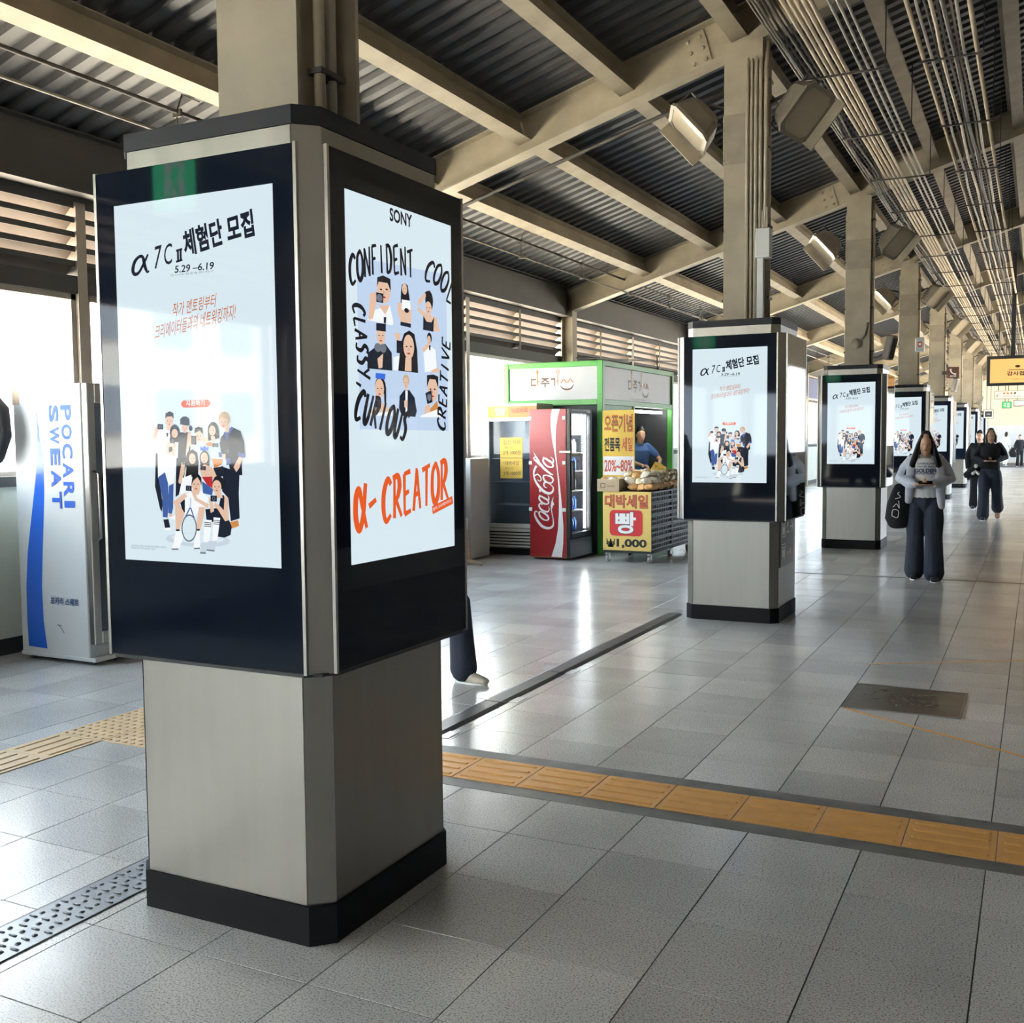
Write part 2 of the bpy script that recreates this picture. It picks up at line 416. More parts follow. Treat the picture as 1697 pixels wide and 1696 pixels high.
for a in range(6):
    for b in range(6):
        x = -0.1745+0.349*(a+0.5)/6; y = -0.1745+0.349*(b+0.5)/6; n = 8
        m.add([(x+0.017*math.cos(6.283*k/n), y+0.017*math.sin(6.283*k/n), 0.0035) for k in range(n)] + [(x+0.010*math.cos(6.283*k/n), y+0.010*math.sin(6.283*k/n), 0.0095) for k in range(n)],
              [(q, (q+1) % n, n+(q+1) % n, n+q) for q in range(n)] + [tuple(range(n, 2*n))])
dot = m.mesh('tactile_tile', 'tactile_pale')
for k in range(22):
    x = -1.675+0.353*k
    if x < XR-0.2: link('tactile_tile', btx, floor, (x, 1.485, 0.0008))
for a in (-2.375, -2.022):
    for b in (1.205, 1.558): link('tactile_tile', dot, floor, (a, b, 0.0008))
for k in range(10): link('tactile_tile', bty, floor, (-2.375, 0.850-0.353*k, 0.0008))
m = MB(); m.box(-1.84, 1.665, 0.0, XR, 1.775, 0.0012); m.box(-1.84, 1.205, 0.0, XR, 1.305, 0.0012)
m.each('grout_band', mat('grout_band', (104, 105, 104), 0.5, var=0.2, scale=8), floor)

# ---- channel cover, rubber cable cover, hatch, painted lines, expansion strip
m = MB(); m.bbox(-0.69, -3.0, 0.0, -0.475, -0.06, 0.005, 0.002); cover = m.build('channel_cover', 'stud_steel', floor)
m = MB()
for k in range(44):
    y = -3.0+0.0665*k+0.03
    for c in range(3):
        x = -0.655+0.062*c + (0.0 if k % 2 else 0.0)
        m.ball((x, y, 0.005), (0.011, 0.011, 0.006), 8, 4)
        m.box(x-0.022+0.03*(k % 2), y+0.030, 0.005, x+0.012+0.03*(k % 2), y+0.037, 0.0085)
m.build('studs', 'stud_steel', cover, True)['kind'] = 'stuff'
m = MB(); m.box(-0.705, -3.0, 0.0, -0.692, -0.06, 0.0015); m.build('slot', 'black_trim', cover)
cc = thing('cable_cover', 'flat black rubber cable cover taped along the floor beside the large kiosk', 'cable cover', (-0.585, 1.8, 0))
for k in range(5):
    m = MB(); m.add([(-0.085, 0, 0.0015), (-0.05, 0, 0.013), (0.05, 0, 0.013), (0.085, 0, 0.0015), (-0.085, 0.93, 0.0015), (-0.05, 0.93, 0.013), (0.05, 0.93, 0.013), (0.085, 0.93, 0.0015)],
                    [(0, 1, 5, 4), (1, 2, 6, 5), (2, 3, 7, 6), (3, 0, 4, 7), (3, 2, 1, 0), (4, 5, 6, 7)])
    m.build('rubber_section', 'rubber_black', cc, loc=(0, 0.94*k-0.02, 0))
m = MB()
for y, s_ in ((0.16, -1), (0.16, 1), (1.05, -1), (1.05, 1), (2.0, -1), (1.95, 1)):
    m.box(s_*0.085-0.055, y-0.07, 0.001, s_*0.085+0.055, y+0.07, 0.0035)
m.each('tape', 'tape_clear', cc)
h = thing('floor_hatch', 'square brown metal access hatch set into the granite floor', 'hatch', (1.78, 3.875, 0))
m = MB(); m.bbox(-0.335, -0.335, 0, 0.335, 0.335, 0.004, 0.0015); m.build('plate', 'metal_plate', h)
m = MB()
for a, b, c, d in ((-0.345, -0.345, 0.345, -0.333), (-0.345, 0.333, 0.345, 0.345), (-0.345, -0.333, -0.333, 0.333), (0.333, -0.333, 0.345, 0.333)): m.box(a, b, 0, c, d, 0.006)
m.each('edge_frame', 'stainless', h)
m = MB()
for k in range(26):
    x = random.uniform(-0.26, 0.18); y = random.uniform(-0.16, 0.27)
    m.ball((x, y, 0.004), (random.uniform(.012, .035), random.uniform(.008, .02), 0.0035), 8, 4)
m.build('wrinkled_patch', 'metal_plate', h, True)['kind'] = 'stuff'
for i, (a, b, lb) in enumerate((((1.46, 3.51), (4.2, 1.79), 'faded orange painted line running from the floor hatch towards the tactile strip'), ((1.41, 4.90), (4.5, 6.70), 'faded orange painted line on the floor beyond the metal hatch'))):
    a = Vector((*a, 0)); b = Vector((*b, 0)); n_ = Vector((-(b-a).y, (b-a).x, 0)).normalized()*(0.016 if i == 0 else 0.013)
    m = MB(); m.prism([a-n_, b-n_, b+n_, a+n_], 0.0, 0.0012); tag(m.build('painted_line', 'orange_paint'), lb, 'floor marking')
m = MB(); m.bbox(-1.2, 10.06, 0, XR, 10.12, 0.004, 0.0015); m.build('expansion_strip', 'stainless_bright', floor)
m = MB(); m.bbox(-4.8, 29.9, 0, XR, 29.98, 0.003, 0.001); m.bbox(-4.8, 44.0, 0, XR, 44.08, 0.003, 0.001); m.each('far_expansion_strip', 'stainless_bright', floor)

# ---- left wall: low panels, sill, windows, header, louvers, eave beam
m = MB(); m.box(XW-0.18, YB, -0.1, XW, YE, 1.34); wl = struct(m.build('wall_left', 'wall_white'))
m = MB(); m.box(XW-0.02, YB, 1.34, XW+0.05, YE, 1.42); m.build('sill', 'charcoal', wl)
m = MB(); m.box(XW, YB, 0, XW+0.012, YE, 0.13); bl = struct(m.build('baseboard_left', 'wall_dark'))
m = MB(); m.box(XW-0.18, YB, 2.95, XW, YE, 3.10); m.build('window_header', 'eave_paint', wl)
m = MB(); m.box(XW-0.18, YB, 3.72, XW-0.02, YE, 3.80); m.build('louver_header', 'eave_paint', wl)
ibeam = [(-0.09, 0), (0.09, 0), (0.09, 0.014), (0.006, 0.014), (0.006, 0.486), (0.09, 0.486), (0.09, 0.50), (-0.09, 0.50), (-0.09, 0.486), (-0.006, 0.486), (-0.006, 0.014), (-0.09, 0.014)]
def extrude_y(mb, prof, y0, y1, x, z, rot=0, mi=0):
    c, s_ = math.cos(rot), math.sin(rot); n = len(prof)
    P = [(x+p[0]*c-p[1]*s_, z+p[0]*s_+p[1]*c) for p in prof]
    mb.add([(p[0], y0, p[1]) for p in P] + [(p[0], y1, p[1]) for p in P], [(k, n+k, n+(k+1) % n, (k+1) % n) for k in range(n)] + [tuple(range(n)), tuple(range(2*n-1, n-1, -1))], mi)
WIN = 3.4515
wn = 0
for b in range(len(BAY)-1):
    y0, y1 = BAY[b], BAY[b+1]; ym = (y0+y1)/2
    # wall column
    m = MB()
    for fx in (-0.10, 0.09): m.box(XW+0.12+fx-0.03, y0-0.10, 0, XW+0.12+fx-0.018, y0+0.10, zr(XW)+0.35)
    m.box(XW+0.12-0.118, y0-0.006, 0, XW+0.12+0.07, y0+0.006, zr(XW)+0.35)
    m.build('wall_column', 'steel_paint', wl)
    # eave beam of this bay
    m = MB(); extrude_y(m, ibeam, y0+0.11, y1-0.11, XW+0.10, 3.76); m.build('eave_beam', 'eave_paint', wl)
    m = MB(); m.box(XW-0.16, y0, 3.80, XW-0.10, y1, 4.55); m.build('eave_panel', 'eave_paint', wl)
    for a, c in ((y0+0.10, ym-0.05), (ym+0.05, y1-0.10)):
        wn += 1
        m = MB(); z0, z1 = 1.42, 2.95
        for p in ((a, z0, c, z0+0.04), (a, z1-0.05, c, z1), (a, z0, a+0.05, z1), (c-0.05, z0, c, z1)): m.box(XW-0.12, p[0], p[1], XW-0.03, p[2], p[3])
        wf = struct(m.build('window_%d' % wn, 'window_frame'))
        m = MB(); m.box(XW-0.08, a+0.04, z0+0.03, XW-0.074, c-0.04, z1-0.04); m.build('pane', 'pane', wf)
    m = MB(); m.box(XW-0.15, ym-0.05, 1.42, XW+0.006, ym+0.05, 3.72); m.build('mullion', 'window_frame', wl)
    q = (y1-y0)/4
    for k in range(4):
        a = y0+q*k+(0.10 if k == 0 else 0.03); c = y0+q*(k+1)-(0.10 if k == 3 else 0.03)
        sm = MB()
        # one slat: sloping blade with a dark strip standing for the shaded gap
        for s_ in range(1):
            sm.add([(-0.11, 0, 0.0), (0.0, 0, 0.095), (0.0, 0, 0.104), (-0.11, 0, 0.010), (-0.11, c-a, 0.0), (0.0, c-a, 0.095), (0.0, c-a, 0.104), (-0.11, c-a, 0.010)],
                   [(0, 1, 5, 4), (1, 2, 6, 5), (2, 3, 7, 6), (3, 0, 4, 7), (0, 3, 2, 1), (4, 5, 6, 7)])
            sm.box(-0.004, 0, 0.058, 0.003, c-a, 0.106, 1)
        sme = sm.mesh('louver_slat', ['louver_paint', 'eave_paint'])
        for s_ in range(5):
            if b < 9: link('louver_slat', sme, wl, (XW-0.02, a, 3.125+0.122*s_))
        m = MB(); m.box(XW-0.14, a-0.06, 3.10, XW-0.005, a-0.0, 3.72); m.build('louver_post', 'steel_paint_dark', wl)

# ---- roof: ribbed sheet, rafters, purlins
m = MB(); P_ = 0.215; x0, x1 = XW-0.45, XR+0.9
prof = [(0, 0), (0.095, 0), (0.12, 0.045), (0.19, 0.045)]
ys = []
n = int((YE+2-YB+2)/P_)
for k in range(n):
    for a, h_ in prof: ys.append((YB-2+P_*k+a, h_))
zt = lambda x: zr(x)+0.405
v = [(x0, y, zt(x0)+h_) for y, h_ in ys] + [(x1, y, zt(x1)+h_) for y, h_ in ys]; L_ = len(ys)
m.add(v, [(k, L_+k, L_+k+1, k+1) for k in range(L_-1)])
v2 = [(p[0], p[1], p[2]+0.06) for p in (v[0], v[L_-1], v[2*L_-1], v[L_])]
m.add(v2, [(0, 1, 2, 3)])
ceil = struct(m.build('ceiling', 'roof_metal'))
rp = [(-0.10, 0), (0.10, 0), (0.10, 0.016), (0.006, 0.016), (0.006, 0.384), (0.10, 0.384), (0.10, 0.40), (-0.10, 0.40), (-0.10, 0.384), (-0.006, 0.384), (-0.006, 0.016), (-0.10, 0.016)]
m = MB(); xa, xb = XW+0.05, XR+0.7; nn = len(rp)
m.add([(xa, p[0], zr(xa)+p[1]) for p in rp] + [(xb, p[0], zr(xb)+p[1]) for p in rp], [(k, (k+1) % nn, nn+(k+1) % nn, nn+k) for k in range(nn)] + [tuple(range(nn-1, -1, -1)), tuple(range(nn, 2*nn))])
for x in (-0.45, 1.75):   # bolted splice plates on the web
    for s_ in (-1, 1):
        Mx = Matrix.Translation((x, s_*0.014, zr(x)+0.20)) @ Matrix.Rotation(-SL, 4, 'Y')
        m.box(-0.11, -0.008, -0.16, 0.11, 0.008, 0.16, 0, Mx)
        for a in (-0.06, 0.06):
            for b in (-0.11, 0.0, 0.11): m.ball(tuple(Mx @ Vector((a, s_*0.012, b))), 0.022, 6, 4)
rme = m.mesh('rafter', 'steel_paint')
for b in BAY: link('rafter', rme, ceil, (0, b, 0))
pp = [(-0.075, 0), (0.075, 0), (0.075, 0.011), (0.005, 0.011), (0.005, 0.239), (0.075, 0.239), (0.075, 0.25), (-0.075, 0.25), (-0.075, 0.239), (-0.005, 0.239), (-0.005, 0.011), (-0.075, 0.011)]
for b in range(len(BAY)-1):
    L_ = BAY[b+1]-BAY[b]-0.03
    m = MB(); extrude_y(m, pp, 0, L_, 0, 0, SL); me = m.mesh('purlin', 'steel_paint')
    for k in range(10):
        x = -3.42+1.10*k
        if x < XR+0.5: link('purlin', me, ceil, (x+0.07, BAY[b]+0.015, zt(x)-0.262))
# end walls and right wall
m = MB(); m.box(XW-0.2, YE+0.4, -0.3, XR+0.3, YE+0.6, 8.0); wb = struct(m.build('wall_far', mat('far_wall', (196, 186, 168), 0.6, var=0.05)))
for x, z0, z1, mm in ((-0.4, 0.1, 2.3, 'white_paint'), (2.6, 0.1, 2.5, 'white_paint')):
    m = MB(); m.box(x, YE+0.36, z0, x+2.2, YE+0.4, z1); m.build('wall_panel', mm, wb)
m = MB(); m.box(XW-0.2, YB-0.3, -0.3, XR+0.3, YB-0.1, 1.2); m.box(XW-0.2, YB-0.3, 2.9, XR+0.3, YB-0.1, 8.0); m.box(-1.5, YB-0.3, 1.2, XR+0.3, YB-0.1, 2.9); struct(m.build('wall_back', 'wall_dark'))
m = MB()
m.box(XR, YB, -0.1, XR+0.18, YE, 1.15); m.box(XR, YB, 4.2, XR+0.18, YE, 4.5)
for k in range(24): 
    y = YB+3.43*k
    m.box(XR, y-0.1, 1.15, XR+0.18, y+0.1, 4.2)
m.box(XR, YB, 4.5, XR+0.18, YE, 7.5)
wr = struct(m.build('wall_right', 'steel_paint_dark'))
m = MB(); m.box(XR-0.9, -9.0, 0, XR-0.02, 21.0, 4.6); ws = struct(m.build('wall_shop', mat('shop_wall', (150, 143, 134), 0.6, var=0.06, scale=2)))  # unseen shop front, sized and toned to control light from the right
for k in range(7):
    m = MB(); m.box(XR-0.93, -2.6+2.8*k, 0.5, XR-0.9, -0.4+2.8*k, 2.2); m.build('shop_panel', 'black_glass' if k % 2 else 'wall_dark', ws)

# ---- unseen track side, added to block bounce from the right: bed, roof, low wall
m = MB(); m.box(XR+0.2, YB-20, -1.5, 12.5, YE+30, -1.2); struct(m.build('added_track_bed', mat('ballast', (92, 84, 76), 0.9, var=0.25, scale=3)))
m = MB(); m.box(XR+0.6, YB-20, 7.7, 11.5, YE+30, 7.9); struct(m.build('added_track_roof', 'roof_metal'))
m = MB(); m.box(12.3, YB-20, -1.5, 12.5, YE+30, 0.6); struct(m.build('added_wall_track', 'steel_paint_dark'))

# ---- outside: street level and pale towers beyond the windows
m = MB(); m.box(-600, -400, -9.0, 400, 600, -8.5); tag(m.build('street_ground', 'asphalt'), 'pale sunlit street ground far below the station windows', 'ground', kind='structure')
def tower(x, y, wx, wy, h_, lb):
    t = thing('apartment_tower', lb, 'building', (x, y, -8.5), 0, 'hazy towers beyond the windows')
    m = MB(); m.box(0, 0, 0, -wx, wy, h_); m.box(-1, 1, h_, -wx+1, wy-1, h_+3); m.build('wall', 'tower_white', t)
    m = MB()
    for f_ in range(int(h_/3)-1):
        for c in range(int(wy/3.2)):
            m.box(0.0, 0.8+3.2*c, 1.5+3*f_, 0.06, 2.4+3.2*c, 3.0+3*f_)
        for c in range(int(wx/3.2)):
            m.box(-0.8-3.2*c, -0.06, 1.5+3*f_, -2.4-3.2*c, 0.0, 3.0+3*f_)
    m.build('windows', 'tower_window', t)['kind'] = 'stuff'
tower(-120, 60, 26, 30, 62, 'pale slab tower seen through the window left of the large kiosk')
tower(-150, 112, 24, 26, 90, 'tallest pale tower standing behind the white cooler')
tower(-95, 34, 20, 14, 40, 'low pale block at the left edge of the window')
tower(-110, 190, 30, 34, 75, 'pale tower far along the window line behind the green stall')
tower(-24, -62, 30, 56, 21, 'pale low block mirrored in the front screen of the large kiosk')
# ================================================================== KIOSKS
def octo(h_, c): return [(h_-c, -h_), (h_, -h_+c), (h_, h_-c), (h_-c, h_), (-h_+c, h_), (-h_, h_-c), (-h_, -h_+c), (-h_+c, -h_)]
def ring(mb, po, pi, z0, z1, mi=0):
    n = len(po); v = [(p[0], p[1], z) for z in (z0, z1) for p in po] + [(p[0], p[1], z) for z in (z0, z1) for p in pi]; f_ = []
    for k in range(n):
        q = (k+1) % n
        f_ += [(k, q, n+q, n+k), (2*n+q, 2*n+k, 3*n+k, 3*n+q), (n+k, n+q, 3*n+q, 3*n+k), (q, k, 2*n+k, 2*n+q)]
    mb.add(v, f_, mi)
HB, CB = 0.423, 0.066     # column body half width and chamfer
HH, CH = 0.495, 0.078     # display head
ink = screen_mat('screen_ink', (22, 26, 34), 1.0); white = screen_mat('screen_white', (214, 230, 238), 1.0)
SK = {'k': (27, 33, 48), 's': (226, 190, 166), 'w': (242, 246, 249), 'b': (66, 96, 160), 'h': (30, 29, 33), 'y': (198, 172, 138), 'r': (186, 48, 52),
      'o': (206, 138, 72), 'g': (112, 118, 130), 'l': (196, 210, 222), 'O': (226, 92, 40), 'c': (226, 170, 110), 'P': (190, 210, 236), 'W': (214, 230, 238), 'S': (206, 160, 132), 'A': (196, 112, 62), 'u': (60, 110, 220)}
SM = {k: screen_mat('screen_'+k, c, 1.0) for k, c in SK.items()}
for k, m_ in SM.items(): MATS['screen_'+k] = m_
SW, SH, SZ = 0.6804, 1.2096, 1.2756

def art_front(parent):
    """flat print on the front screen: headline, dates, button, ten people with cameras"""
    A = Flat((-SW/2, -HH-0.0045, SZ), (1, 0, 0), (0, 0, 1), 0.0002)
    H = homog([(188.7, 339.5), (452, 305), (470.8, 941.3), (212.8, 926.6)])
    def c1(x, y): u, v = H(170+x*330/1599, 290+y*350/1696); return (u*SW, v*SH)
    def c2(x, y): u, v = H(230+x*220/1333, 660+y*280/1696); return (u*SW, v*SH)
    K = SM
    # headline
    def seg(t, p, q, ht, m_, shear=0.2, bold=0.0):
        a, b = c1(*p), c1(*q); rot = math.atan2(b[1]-a[1], b[0]-a[0]); A.text(t, a[0], a[1], math.hypot(b[0]-a[0], b[1]-a[1]), ht, m_, rot, shear, bold)
    hs = 0.088
    seg('7', (420, 755), (476, 738), 0.073, K['k'], 0.25, 0.004); seg('C', (502, 726), (566, 706), 0.067, K['k'], 0.2, 0.004); [A.stroke([c1(*p), c1(*q)], w_, K['k'], 2) for p, q, w_ in (((615, 688), (612, 600), 0.009), ((636, 682), (634, 594), 0.009), ((598, 606), (648, 590), 0.007), ((598, 694), (650, 678), 0.007))]
    a = [c1(x, y) for x, y in ((372, 630), (345, 690), (300, 775), (265, 790), (250, 755), (265, 690), (300, 650), (330, 655), (345, 720), (365, 770), (382, 765))]
    A.stroke(a, [0.007, 0.010, 0.010, 0.013, 0.015, 0.013, 0.010, 0.012, 0.015, 0.010, 0.005], K['k'])
    seg('체험단', (672, 662), (985, 560), hs, K['k'], 0.02, 0.036); seg('모집', (1018, 552), (1232, 492), hs*0.98, K['k'], 0.02, 0.036)
    seg('5.29 –6.19', (588, 785), (902, 757), 0.024, K['k'], 0.12, 0.016)
    seg('모집 기간 2주일 | 발표 7월 개별 | 제작지 체험 기간', (556, 816), (902, 782), 0.0085, K['g'], 0, 0.0)
    A.cut('headline', parent)
    seg('작가 멘토링부터', (570, 1140), (915, 1062), 0.044, K['A'], 0.3, 0.004)
    seg('크리에이터들과의 네트워킹까지!', (430, 1322), (1075, 1160), 0.048, K['A'], 0.3, 0.004)
    A.cut('handwritten_lines', parent)
    # button (the code above it is left out)
    b0, b1 = c2(447, 95), c2(738, 12); A.rrect(b0[0], b0[1], b1[0], b1[1], 0.016, K['O']); A.text('지원하기', b0[0]+0.022, b0[1]+0.005, b1[0]-b0[0]-0.046, 0.020, K['w'], 0, 0, 0.02)
    A.cut('button', parent)
    for y in (1500, 1522):
        p, q = c2(-45, y-14), c2(305 if y < 1510 else 200, y+2); A.text('참여자에게는 카메라가 대여되며 일정은 변경될 수 있습니다', p[0], p[1], q[0]-p[0], 0.0068, K['g'], 0, 0, 0.0)
    A.cut('small_print', parent)
    def poly(k, *pts): A.poly([c2(x, y) for x, y in pts], K[k])
    def el(k, x, y, rx, ry):
        p = c2(x, y); q = c2(x+rx, y); r_ = c2(x, y-ry); A.ell(p[0], p[1], q[0]-p[0], r_[1]-p[1], K[k])
    def face(x, y, rx, ry):
        el('s', x, y, rx, ry)
        for s_ in (-1, 1): el('h', x+s_*rx*0.42, y-ry*0.02, rx*0.17, ry*0.06)
        el('r', x, y+ry*0.55, rx*0.28, ry*0.06); el('S', x, y+ry*0.25, rx*0.14, ry*0.10)
    def camr(x0, y0, x1, y1):
        poly('k', (x0, y0), (x1, y0+4), (x1, y1), (x0, y1-4)); el('g', (x0+x1)/2, (y0+y1)/2, (x1-x0)*0.24, (y1-y0)*0.32); el('h', (x0+x1)/2, (y0+y1)/2, (x1-x0)*0.15, (y1-y0)*0.22)
    # soft floor shadow of the picture
    el('l', 620, 1420, 330, 70); el('W', 620, 1405, 270, 50)
    # standing man, far left
    poly('k', (195, 545), (230, 560), (222, 770), (270, 1050), (262, 1140), (243, 1110), (190, 880))
    poly('w', (285, 300), (365, 290), (400, 500), (370, 700), (330, 860), (220, 800), (215, 540), (165, 450), (190, 330))
    poly('s', (165, 392), (190, 290), (215, 270), (228, 305), (192, 410)); camr(212, 255, 268, 312); poly('s', (300, 270), (350, 270), (348, 320), (305, 315)); face(330, 228, 40, 58); poly('h', (290, 205), (292, 150), (335, 128), (372, 148), (374, 205), (355, 180), (305, 182)); poly('k', (300, 345), (322, 345), (318, 385), (305, 380))
    # smiling woman in front of him
    poly('b', (222, 790), (290, 740), (322, 850), (330, 1010), (320, 1195), (272, 1190), (265, 1000)); poly('b', (330, 880), (378, 850), (376, 1100), (362, 1160), (325, 1150))
    el('h', 388, 345, 52, 85); poly('h', (345, 360), (435, 360), (425, 440), (330, 440)); poly('w', (300, 520), (345, 470), (420, 480), (422, 650), (372, 860), (330, 850), (345, 640)); face(386, 350, 31, 45)
    poly('s', (312, 440), (345, 425), (350, 560), (300, 560)); poly('s', (368, 462), (402, 448), (392, 590), (352, 560)); camr(340, 402, 388, 455); poly('k', (325, 490), (362, 480), (366, 530), (330, 542))
    poly('k', (278, 1215), (330, 1210), (350, 1300), (300, 1318)); poly('w', (285, 1300), (352, 1295), (350, 1322), (300, 1325)); poly('s', (330, 1155), (362, 1160), (370, 1190), (335, 1185)); poly('w', (340, 1190), (400, 1180), (405, 1215), (350, 1210))
    # man with beanie
    poly('k', (405, 600), (515, 600), (485, 780), (440, 960), (400, 990)); poly('k', (428, 340), (545, 340), (545, 620), (418, 620)); face(488, 300, 33, 46); el('k', 488, 225, 48, 45); poly('k', (440, 225), (536, 225), (536, 275), (442, 262))
    el('k', 548, 300, 19, 28); poly('s', (520, 345), (552, 340), (556, 420), (530, 520), (505, 600), (500, 560))
    # man with camera, middle
    poly('l', (555, 490), (620, 465), (700, 450), (712, 640), (640, 690), (560, 570)); face(633, 380, 37, 60); poly('h', (585, 350), (590, 300), (628, 283), (668, 300), (670, 360), (640, 325)); camr(553, 375, 606, 465); poly('s', (525, 400), (555, 385), (555, 470), (530, 480))
    # woman with long hair, right of middle
    el('h', 775, 322, 56, 85); poly('h', (720, 330), (835, 330), (838, 430), (725, 430)); poly('l', (720, 430), (840, 400), (838, 600), (760, 605)); poly('s', (750, 380), (790, 380), (800, 430), (760, 440)); face(766, 325, 33, 52); poly('s', (665, 398), (722, 393), (732, 440), (668, 440)); camr(768, 450, 828, 492); poly('o', (700, 450), (760, 440), (770, 480), (720, 480)); poly('o', (760, 605), (875, 612), (862, 665), (790, 705))
    # fair haired man at the right
    poly('k', (880, 690), (1042, 740), (1036, 950), (1046, 1205), (958, 1232), (930, 1000), (868, 930)); poly('k', (855, 390), (905, 330), (960, 288), (1050, 330), (1086, 440), (1098, 590), (1062, 600), (1070, 772), (960, 772), (930, 650), (860, 560), (842, 450))
    poly('b', (880, 345), (915, 330), (960, 285), (975, 305), (930, 370), (915, 440)); poly('s', (895, 290), (940, 280), (935, 340), (905, 345)); el('y', 885, 212, 58, 78); face(879, 240, 41, 64); poly('y', (832, 220), (850, 150), (900, 140), (930, 180), (935, 260), (915, 210), (870, 190))
    poly('b', (830, 545), (872, 538), (876, 592), (836, 590)); poly('b', (1030, 542), (1102, 560), (1088, 602), (1030, 582)); poly('s', (865, 560), (902, 558), (902, 602), (870, 602)); camr(905, 510, 950, 560); poly('s', (1035, 588), (1070, 596), (1045, 692), (1012, 742), (982, 692)); poly('b', (905, 600), (950, 600), (958, 660), (912, 672))
    poly('o', (950, 1240), (1032, 1222), (1042, 1280), (970, 1305))
    # woman with very long hair, middle row
    poly('h', (498, 640), (518, 545), (570, 512), (617, 545), (632, 640), (628, 770), (560, 790), (540, 832), (500, 800), (510, 700)); face(569, 605, 34, 54); poly('s', (463, 640), (497, 640), (492, 740), (452, 862), (430, 842), (445, 740)); poly('w', (470, 800), (560, 765), (575, 930), (438, 962)); camr(470, 640, 505, 668)
    # woman with paper crown
    el('h', 692, 600, 50, 76); poly('h', (645, 600), (742, 600), (740, 690), (650, 680)); poly('s', (640, 705), (690, 660), (745, 680), (812, 742), (812, 805), (670, 792)); face(690, 598, 37, 55); poly('u', (650, 482), (668, 500), (690, 478), (710, 500), (732, 480), (726, 526), (650, 526)); camr(652, 678, 706, 722)
    poly('r', (668, 790), (772, 784), (782, 905), (722, 872)); poly('b', (668, 830), (722, 868), (782, 912), (770, 972), (680, 952)); poly('k', (780, 700), (880, 680), (900, 780), (820, 790))
    # seated man in tennis clothes
    poly('k', (450, 1040), (500, 1010), (520, 1130), (480, 1150)); poly('w', (498, 965), (560, 935), (660, 930), (738, 1000), (700, 1095), (640, 1120), (600, 1185), (500, 1165)); poly('s', (590, 930), (650, 920), (640, 965), (600, 965)); face(610, 862, 46, 84); poly('h', (560, 880), (574, 775), (622, 745), (662, 795), (668, 885), (650, 830), (622, 790), (580, 830))
    poly('s', (378, 1040), (498, 948), (522, 982), (440, 1062), (400, 1072)); poly('s', (555, 918), (602, 930), (622, 1000), (738, 1062), (730, 1102), (600, 1022)); camr(508, 873, 566, 930)
    poly('s', (400, 1072), (442, 1060), (498, 1152), (470, 1242), (446, 1322), (410, 1322)); poly('s', (640, 1090), (702, 1088), (690, 1182), (655, 1322), (612, 1312))
    poly('w', (410, 1326), (450, 1326), (492, 1380), (440, 1512), (368, 1512), (395, 1420)); poly('w', (610, 1326), (648, 1326), (655, 1500), (588, 1506)); poly('k', (412, 1312), (449, 1312), (447, 1330), (413, 1330)); poly('k', (612, 1308), (650, 1308), (650, 1326), (613, 1326)); poly('g', (368, 1504), (440, 1504), (436, 1518), (372, 1518)); poly('g', (590, 1498), (655, 1494), (652, 1510), (595, 1512))
    ringp = [c2(545+72*math.cos(t_), 1300+130*math.sin(t_)) for t_ in (2*math.pi*k/20 for k in range(21))]
    A.stroke(ringp, 0.005, K['g'], 2); A.stroke([c2(505, 1195), c2(552, 1095)], 0.005, K['b'], 2); A.stroke([c2(592, 1195), c2(558, 1095)], 0.005, K['b'], 2); A.stroke([c2(555, 1095), c2(558, 1000)], 0.007, K['l'], 2)
    # seated woman in black
    poly('k', (705, 1112), (840, 1098), (875, 1245), (720, 1235)); poly('k', (862, 972), (892, 972), (936, 1200), (972, 1290), (960, 1370), (900, 1396), (830, 1386), (838, 1100)); el('h', 835, 850, 58, 74); poly('s', (800, 940), (860, 930), (880, 1000), (815, 1000)); face(820, 888, 45, 68)
    poly('s', (898, 972), (932, 1000), (942, 1222), (905, 1232), (830, 1112), (790, 1080), (802, 1040), (852, 1080), (892, 1122)); poly('s', (740, 1000), (770, 990), (795, 1130), (760, 1150)); camr(758, 973, 822, 1036)
    poly('w', (700, 1215), (772, 1222), (748, 1442), (688, 1442)); poly('w', (790, 1192), (857, 1198), (828, 1422), (778, 1432))
    for q in (0, 18, 36):
        poly('k', (698, 1240+q), (768, 1246+q), (767, 1253+q), (697, 1247+q)); poly('k', (789, 1218+q), (854, 1224+q), (853, 1231+q), (788, 1225+q))
    poly('l', (680, 1440), (748, 1440), (716, 1556), (655, 1552)); poly('l', (740, 1430), (828, 1428), (802, 1532), (725, 1522)); poly('g', (660, 1540), (715, 1542), (712, 1558), (655, 1554)); poly('g', (726, 1512), (802, 1520), (800, 1534), (722, 1526))
    A.cut('group_photo', parent)

